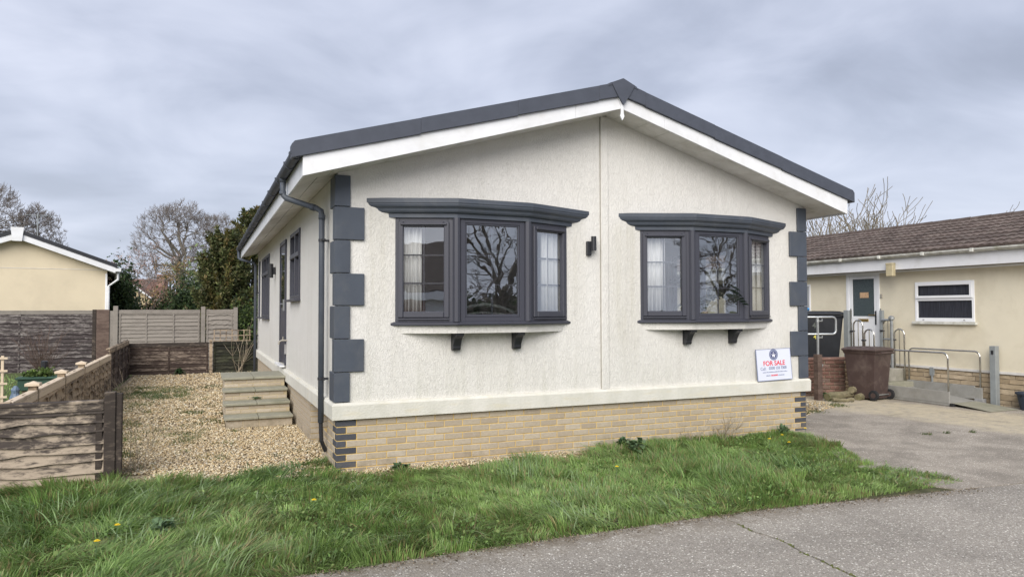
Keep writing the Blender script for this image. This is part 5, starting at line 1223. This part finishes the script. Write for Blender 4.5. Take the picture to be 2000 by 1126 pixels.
MB().lathe((-3.93, 5.0, -.035), [(.05, 0), (.07, .25), (.075, .48), (.05, .55), (.06, .60), (.02, .66)], 10).build('body', 'ornament', og)
def twiggy(name, label, base, n, h, sp, seed, m='twig', r=.006, cat='shrub', lean=(0, 0)):
    rg = random.Random(seed); its = []
    for k in range(n):
        p = Vector(base)+Vector((rg.gauss(0, .05), rg.gauss(0, .05), -.02)); d = Vector((rg.gauss(0, sp)+lean[0], rg.gauss(0, sp)+lean[1], 1)).normalized(); pts = [p]; L_ = h*rg.uniform(.5, 1.1)
        for i in range(5): d = (d+Vector((rg.gauss(0, .12), rg.gauss(0, .12), rg.gauss(-.03, .08)))).normalized(); p = p+d*L_/5; pts.append(p)
        its.append((pts, [r*(1-.13*i) for i in range(6)]))
        for j in range(3):
            i = rg.randint(1, 4); q = pts[i]; d2 = (d+Vector((rg.gauss(0, .6), rg.gauss(0, .6), .2))).normalized()
            its.append(([q, q+d2*L_*.16, q+d2*L_*.3+Vector((0, 0, .02))], [r*.6, r*.5, r*.35]))
    V, Fq = polys(its, 4); o = raw(name, V, Fq, m); return tag(o, label, cat)
twiggy('bare_shrub', 'brown bare shrub in front of the tall dark fence', (-5.35, 15.2, -.03), 60, 1.35, .30, 71, 'wbrown', .007)
twiggy('dead_stems', 'dead pale stems leaning at the corner of the front fence post', (-2.02, .95, 0), 16, .62, .5, 72, 'stalk', .0045, 'weeds')
twiggy('dead_stems', 'tangle of dead bramble stems along the low side fence', (-2.75, 4.5, 0), 36, .60, .8, 73, 'stalk', .005, 'weeds')
twiggy('dead_stems', 'dead stems at the far end of the side fence by the grass patch', (-2.75, 8.6, 0), 16, .6, .5, 74, 'stalk', .005, 'weeds')
twiggy('bramble', 'long arching bramble canes over the mossy low fence', (-.35, 14.05, 0), 9, 1.5, .35, 75, 'stalk', .008, 'bramble')
twiggy('dry_stalks', 'tall dry weed stalks against the brick plinth towards the sale board', (5.15, -.16, 0), 16, .42, .28, 76, 'stalk', .005, 'weeds', (.25, 0))
twiggy('dry_stalks', 'bent dry stalks by the bricks between the two bay windows', (4.55, -.25, 0), 10, .36, .5, 77, 'stalk', .005, 'weeds')
twiggy('dry_stalks', 'few bent dry stalks next to the dark leafy weed', (3.35, -.42, 0), 6, .30, .6, 78, 'stalk', .005, 'weeds')

# ------------------------------------------------------------------ pebbles
g = np.random.default_rng(77)
ico = bmesh.new(); bmesh.ops.create_icosphere(ico, subdivisions=1, radius=1.); IV = np.array([v.co[:] for v in ico.verts]); IF = np.array([[v.index for v in f.verts] for f in ico.faces]); ico.free()
def pebbles(name, label, pts, size, zoff, pal=None):
    n = len(pts); tmpl = IV[None]*(1+.22*g.normal(size=(n, 12, 1)))
    tmpl = tmpl*np.stack([np.ones(n), g.uniform(.6, .95, n), g.uniform(.35, .7, n)], 1)[:, None]*(size*g.uniform(.55, 1.35, n))[:, None, None]*.5
    a = g.uniform(0, 6.283, n); t_ = g.normal(size=n)*.35; ca, sa_, ct, st_ = np.cos(a), np.sin(a), np.cos(t_), np.sin(t_)
    x, y, z = tmpl[..., 0], tmpl[..., 1], tmpl[..., 2]
    x, z = x*ct[:, None]+z*st_[:, None], -x*st_[:, None]+z*ct[:, None]
    V = np.stack([x*ca[:, None]-y*sa_[:, None], x*sa_[:, None]+y*ca[:, None], z], 2)
    V[..., 0] += pts[:, :1]; V[..., 1] += pts[:, 1:2]; V[..., 2] += (zoff+g.uniform(-.004, .012, n))[:, None]
    pal = np.array(pal if pal else [(.46, .35, .20), (.55, .45, .29), (.63, .55, .40), (.44, .335, .20), (.66, .60, .47), (.50, .385, .22), (.37, .30, .215), (.60, .50, .33)])
    C = pal[g.integers(0, len(pal), n)]*(1+.12*g.normal(size=(n, 1)))
    Fq = (IF[None]+(np.arange(n)*12)[:, None, None]).reshape(-1, 3)
    return tag(raw(name, V.reshape(-1, 3), Fq, 'pebble', None, np.repeat(np.clip(C, .02, 1), 12, 0)), label, 'gravel', kind='stuff')
def rp_(n, x0, x1, y0, y1): return np.stack([g.uniform(x0, x1, n), g.uniform(y0, y1, n)], 1)
def vnoise(p, s, seed):          # smooth value noise in numpy
    q = p*s; i = np.floor(q).astype(int); f = q-i; f = f*f*(3-2*f)
    h = lambda a, b_: ((np.sin(a*127.1+b_*311.7+seed*74.7)*43758.5453) % 1)
    a, b_ = i[:, 0], i[:, 1]
    return (h(a, b_)*(1-f[:, 0])+h(a+1, b_)*f[:, 0])*(1-f[:, 1])+(h(a, b_+1)*(1-f[:, 0])+h(a+1, b_+1)*f[:, 0])*f[:, 1]
p1 = rp_(19500, -2.5, .1, -.1, 4.0); p2 = rp_(10500, -3.0, -.02, 4.0, 9.0); p2 = p2[~((p2[:, 0] > -1.02) & (p2[:, 1] < 5.7))]
p1 = p1[~((p1[:, 0] > -1.02) & (p1[:, 1] > 3.5))]
for q in (1, 2): pass
keep = vnoise(p1, .9, 3)+.5*vnoise(p1, 3., 4) < 1.12; p1 = p1[keep]
pebbles('gravel', 'loose buff gravel beside the house', p1, .0265, .0)
pebbles('gravel', 'loose buff gravel further back towards the rear fence', p2, .033, .0)
p3 = rp_(3600, .05, 2.9, -.58, -.02); p3 = p3[vnoise(p3, 2.2, 9) > .30]
pebbles('gravel', 'strip of gravel at the foot of the front brick plinth', p3, .024, .0)
p5 = rp_(3600, -3.0, -.02, 9.0, 14.); p5 = p5[vnoise(p5, .8, 14) < .75]; pebbles('gravel', 'sparse gravel and soil near the low rear fence', p5, .040, .0)
p4 = rp_(1500, 6.9, 9.5, 1.0, 2.6); p4 = p4[(p4[:, 1] > .9+(p4[:, 0]-7.6)*.45)]
pebbles('gravel', 'gravel patch between the house and the timber post', p4, .032, .0)

# ------------------------------------------------------------------ grass
gx_ = np.array([p[1] for p in GR[::-1]]); gv_ = np.array([p[0] for p in GR[::-1]])
def inside(p):
    x, y = p[:, 0], p[:, 1]; nz = vnoise(p, 2.6, 5)-.5; nz2 = vnoise(p, 7., 6)-.5
    lo = np.where(x < 3, -3.0, -3.0-np.minimum((x-3)/2.5, 1.0)*.28)-.02+.03*nz2
    hi = np.interp(x, [-9, -3.2, -2.3, -1.9, -1.31, -.66, -.2, .0, .02, .2, .5, 1.2, 2.0, 2.7, 3.0, 3.4, 6.5, 6.6], [.62, .62, .50, .20, .0, .28, .45, .50, -.03, -.14, -.40, -.50, -.46, -.38, -.20, -.05, -.03, -.03])+np.where(x < 3.3, .32*nz+.1*nz2, 0)
    hi = np.where(x >= 0.01, np.minimum(hi, -.02), hi)
    rr_ = np.interp(y, gx_, gv_)+.16*nz+.06*nz2
    return (y > lo) & (y < hi) & (x < rr_)
def blades(name, label, pts, hgt, wid, seed, palette, lean_s=.55, ncl=1100, dry=.05, kind='stuff'):
    r_ = np.random.default_rng(seed); n = len(pts)
    cl = pts[r_.integers(0, n, ncl)]; idx = np.zeros(n, int); dm = np.full(n, 1e9)
    for s_ in range(0, ncl, 100):
        d = ((pts[:, None]-cl[None, s_:s_+100])**2).sum(2); j = d.argmin(1); v = d[np.arange(n), j]; b_ = v < dm; idx[b_] = j[b_]+s_; dm[b_] = v[b_]
    ca = r_.uniform(0, 6.283, ncl); wind = 6.283*(vnoise(cl, .55, 8)*1.1); ca = np.where(r_.random(ncl) < .72, wind, ca)
    clean = r_.uniform(.2, 1.5, ncl); ch = r_.uniform(.5, 1.35, ncl)*(0.6+.8*vnoise(cl, 1.1, 12)); ct = r_.uniform(.72, 1.25, ncl)
    rad = pts-cl[idx]; rl = np.linalg.norm(rad, axis=1)+1e-6
    ang = np.arctan2(np.sin(ca[idx])*1.0+rad[:, 1]/rl*.7*np.minimum(rl*12, 1)+r_.normal(size=n)*.55, np.cos(ca[idx])*1.0+rad[:, 0]/rl*.7*np.minimum(rl*12, 1)+r_.normal(size=n)*.55)
    h = hgt*ch[idx]*r_.uniform(.55, 1.2, n)*np.interp(pts[:, 0], [4.2, 5.4], [1, .62])*np.interp(pts[:, 1], [-3.05, -2.75], [.6, 1]); le = lean_s*clean[idx]*r_.uniform(.5, 1.5, n)
    dx, dy = np.cos(ang), np.sin(ang); fa = ang+math.pi/2+r_.normal(size=n)*.7; sx, sy = np.cos(fa), np.sin(fa); w = wid*r_.uniform(.6, 1.35, n)
    V = np.zeros((n, 7, 3)); row = 0
    for t_, wf in ((0., .8), (.38, 1.), (.74, .7), (1., 0.)):
        px_ = pts[:, 0]+dx*le*h*t_**1.8; py_ = pts[:, 1]+dy*le*h*t_**1.8; pz = -.02+h*(t_-.30*np.minimum(le, 1.5)*t_**2.2)
        if t_ < 1:
            V[:, row] = np.stack([px_-sx*w*wf/2, py_-sy*w*wf/2, pz], 1); V[:, row+1] = np.stack([px_+sx*w*wf/2, py_+sy*w*wf/2, pz], 1); row += 2
        else: V[:, 6] = np.stack([px_, py_, pz], 1)
    tri = np.array([(0, 1, 3), (0, 3, 2), (2, 3, 5), (2, 5, 4), (4, 5, 6)])
    Fq = (tri[None]+(np.arange(n)*7)[:, None, None]).reshape(-1, 3)
    pal = np.array(palette); k = np.clip((vnoise(pts, 1.1, 31)*.6+.5*r_.random(n))*len(pal)/1.1, 0, len(pal)-1).astype(int)
    C = pal[k]*ct[idx][:, None]*(1+.14*r_.normal(size=(n, 1)))
    dmask = r_.random(n) < dry*(.4+1.6*vnoise(pts, 2.1, 17)); C[dmask] = np.array((.30, .25, .12))*(1+.2*r_.normal(size=(dmask.sum(), 1)))
    return tag(raw(name, V.reshape(-1, 3), Fq, 'grass', None, np.repeat(np.clip(C, .01, 1), 7, 0)), label, 'grass', kind=kind)
PAL = [(.135, .235, .065), (.182, .298, .082), (.232, .355, .102), (.285, .41, .135), (.345, .455, .19)]
pg_ = rp_(215000, -3.9, 6.7, -3.05, .8); pg_ = pg_[inside(pg_)]
bare = vnoise(pg_, 1.7, 41)*.6+vnoise(pg_, 5., 42)*.4; pg_ = pg_[(bare > .17) | (g.random(len(pg_)) < .35)]
blades('grass', 'long tussocky green grass on the verge in front of the house', pg_, .128, .0066, 5, PAL, .95, 900, .13)
pw = rp_(14000, -3.9, 6.4, -2.9, .5); pw = pw[inside(pw)]; pw = pw[(vnoise(pw, 1.1, 55) > .48)]
blades('grass', 'broader pale blades of coarse grass among the verge', pw, .165, .0092, 6, [(.16, .25, .10), (.21, .30, .13), (.26, .34, .18)], 1.1, 260, .02)
pl_ = rp_(9000, -6.5, -3.9, -3.0, .6); pl_ = pl_[inside(pl_)]; blades('grass', 'verge grass continuing past the front fence', pl_, .16, .009, 7, PAL, ncl=300)
tf_ = []
for _ in range(120):
    x, y = -2.95+1.9*g.random()**1.6, g.uniform(.8, 10.5); k_ = g.uniform(.5, 1.6); tf_.append(np.array((x, y))+g.normal(size=(int(70*k_), 2))*.09*k_)
for (x, y, r_, n) in ((-2.55, 9.0, .35, 900), (-2.0, 8.2, .45, 1200), (-2.85, 10.2, .3, 500), (-1.5, 5.6, .20, 420), (-2.35, 3.1, .28, 500), (-2.2, 1.9, .25, 350), (-1.75, 2.6, .25, 160), (-.9, 3.2, .08, 60), (-.5, 1.15, .18, 160), (-.15, 1.35, .14, 200), (-1.2, 1.3, .2, 90), (-1.15, 4.4, .1, 80), (-1.05, 5.3, .08, 80), (8.3, 1.3, .18, 200), (9.3, 1.75, .22, 320), (9.8, 2.2, .2, 220), (8.0, -1.0, .07, 60), (8.35, -1.05, .05, 50), (8.75, -1.15, .06, 60)):
    q = np.array((x, y))+g.normal(size=(n, 2))*r_*.5; tf_.append(q)
blades('grass', 'tufts of weeds and grass coming up through the gravel and drive', np.vstack(tf_), .085, .006, 9, [(.08, .12, .035), (.11, .16, .05), (.15, .18, .07)], .7, 120, .12)
ex_ = g.uniform(-3.5, 5.6, 2600); ep = np.stack([ex_, np.array([edge_y(v) for v in ex_])-np.abs(g.normal(size=2600))*.07+.01], 1)
pebbles('grit', 'brown grit and soil crumbs spilled along the road edge', ep, .012, .002, [(.12, .09, .06), (.20, .16, .11), (.09, .075, .05), (.30, .25, .18)])
jx = g.uniform(5.4, 11., 900); jp = np.stack([jx, np.array([edge_y(v) for v in jx])+.022+g.normal(size=900)*.016], 1)
blades('grass', 'thin line of grass in the joint between road and driveway', jp, .026, .005, 10, [(.12, .14, .05), (.16, .16, .07)], .8, 120, .25)
pn = rp_(9000, -7.5, -3.2, 1.0, 15.); blades('grass', 'short garden grass behind the side fence', pn, .08, .014, 11, PAL[1:], ncl=400)
# clover and plantain leaves scattered through the verge
q = rp_(16000, -3.8, 5.6, -2.95, .4); q = q[inside(q)]; q = q[vnoise(q, 1.9, 63)*.6+vnoise(q, 6., 64)*.4 > .60][:5200]
gq_ = np.random.default_rng(88); P3 = np.column_stack([q, gq_.uniform(.015, .085, len(q))])
V, Fq, C = leaves(P3, .026, gq_, [(.13, .22, .065), (.18, .28, .085), (.11, .18, .055), (.22, .29, .10)], .2, .1, 1.3)
tag(raw('clover', V, Fq, 'leaf', None, C), 'clover and small broad leaves low in the verge grass', 'ground cover', kind='stuff')
# broad-leaved weeds and dandelions
def rosette(name, label, base, n, L_, seed, col, tilt=.5, cat='weed', grp=None, w=.42):
    rg = random.Random(seed); b = MB()
    for k in range(n):
        a = rg.uniform(0, 6.283); e = rg.uniform(.15, tilt*2); d = Vector((math.cos(a)*math.cos(e), math.sin(a)*math.cos(e), math.sin(e))); s_ = d.cross(Vector((0, 0, 1))).normalized(); l = L_*rg.uniform(.55, 1.1)
        p0 = Vector(base)+Vector((rg.gauss(0, .03), rg.gauss(0, .03), rg.uniform(0, L_*.5)))
        mid = p0+d*l*.55; tip = p0+d*l+Vector((0, 0, -l*.3)); q = p0+d*l*.25
        b.add([p0, q-s_*l*w*.35, q+s_*l*w*.35, mid-s_*l*w*.5, mid+s_*l*w*.5, tip, mid+Vector((0, 0, -.01))], [(0, 1, 2), (1, 3, 6), (1, 6, 2), (2, 6, 4), (3, 5, 6), (6, 5, 4)])
    return tag(b.build(name, col), label, cat, grp)
M['weed1'] = mat('weed_leaf', (.045, .085, .035), .5, .3, 25, 60, .3, .004); M['weed2'] = mat('dock_leaf', (.10, .16, .075), .5, .25, 18, 60, .3, .004)
rosette('leafy_weed', 'dark bushy weed against the bricks under the gap between the bays', (3.55, -.20, .02), 130, .12, 1, 'weed1', .6)
rosette('leafy_weed', 'low bushy weed growing in the gravel at the plinth foot', (.66, -.22, 0), 170, .085, 2, 'weed1', .5)
rosette('leafy_weed', 'broad leaved dock weed in the grass below the dark bushy weed', (3.45, -.62, .06), 26, .19, 3, 'weed2', .5)
rosette('leafy_weed', 'grey green dock weed in the grass near the left side of the verge', (-1.62, -1.76, .06), 30, .12, 4, 'weed2', .7)
rosette('leafy_weed', 'small weed on a step of the side stairs', (-.55, 4.21, .34), 40, .05, 5, 'weed1', .5)
rosette('leafy_weed', 'scraggy green weed in front of the low rear fence', (-1.9, 13.9, 0), 120, .16, 6, 'weed1', .8)
rosette('leafy_weed', 'feathery weed by the right end of the brick plinth', (6.15, -.2, .03), 90, .11, 7, 'weed2', .7, w=.2)
rosette('leafy_weed', 'green weed at the foot of the red brick wall', (10.0, 2.62, .0), 70, .12, 8, 'weed2', .7)
for k, (x, y, lab) in enumerate(((-2.02, -2.19, 'yellow dandelion nearest the camera corner of the grass'), (-1.93, -1.82, 'yellow dandelion just behind the nearest one in the grass'), (-.48, -1.69, 'lone yellow dandelion in the grass below the brick corner'), (2.54, -1.63, 'lone yellow dandelion in the grass below the wall light'), (5.45, -.90, 'yellow dandelion at the back of the trio near the drive'), (5.10, -1.05, 'yellow dandelion at the side of the trio nearer the dry stalks'), (5.15, -1.32, 'yellow dandelion at the front of the trio near the drive'), (6.1, -.65, 'yellow dandelion closest to the slate brick corner'))):
    dn = thing('dandelion', lab, 'flower', (x, y, 0), 'dandelions in the verge grass')
    z = .15; MB().tube([(x, y, 0), (x+.008, y, z)], .0025, 5).build('stem', 'weed2', dn)
    b = MB(); 
    for r_, zz, nn_ in ((.019, .0, 14), (.012, .006, 10)):
        for i in range(nn_):
            a = 6.283*i/nn_; b.add([(x+.008, y, z+zz), (x+.008+r_*math.cos(a-.2), y+r_*math.sin(a-.2), z+zz+.006), (x+.008+r_*1.15*math.cos(a), y+r_*1.15*math.sin(a), z+zz+.004), (x+.008+r_*math.cos(a+.2), y+r_*math.sin(a+.2), z+zz+.006)], [(0, 1, 2, 3)])
    b.build('petals', 'flower', dn)
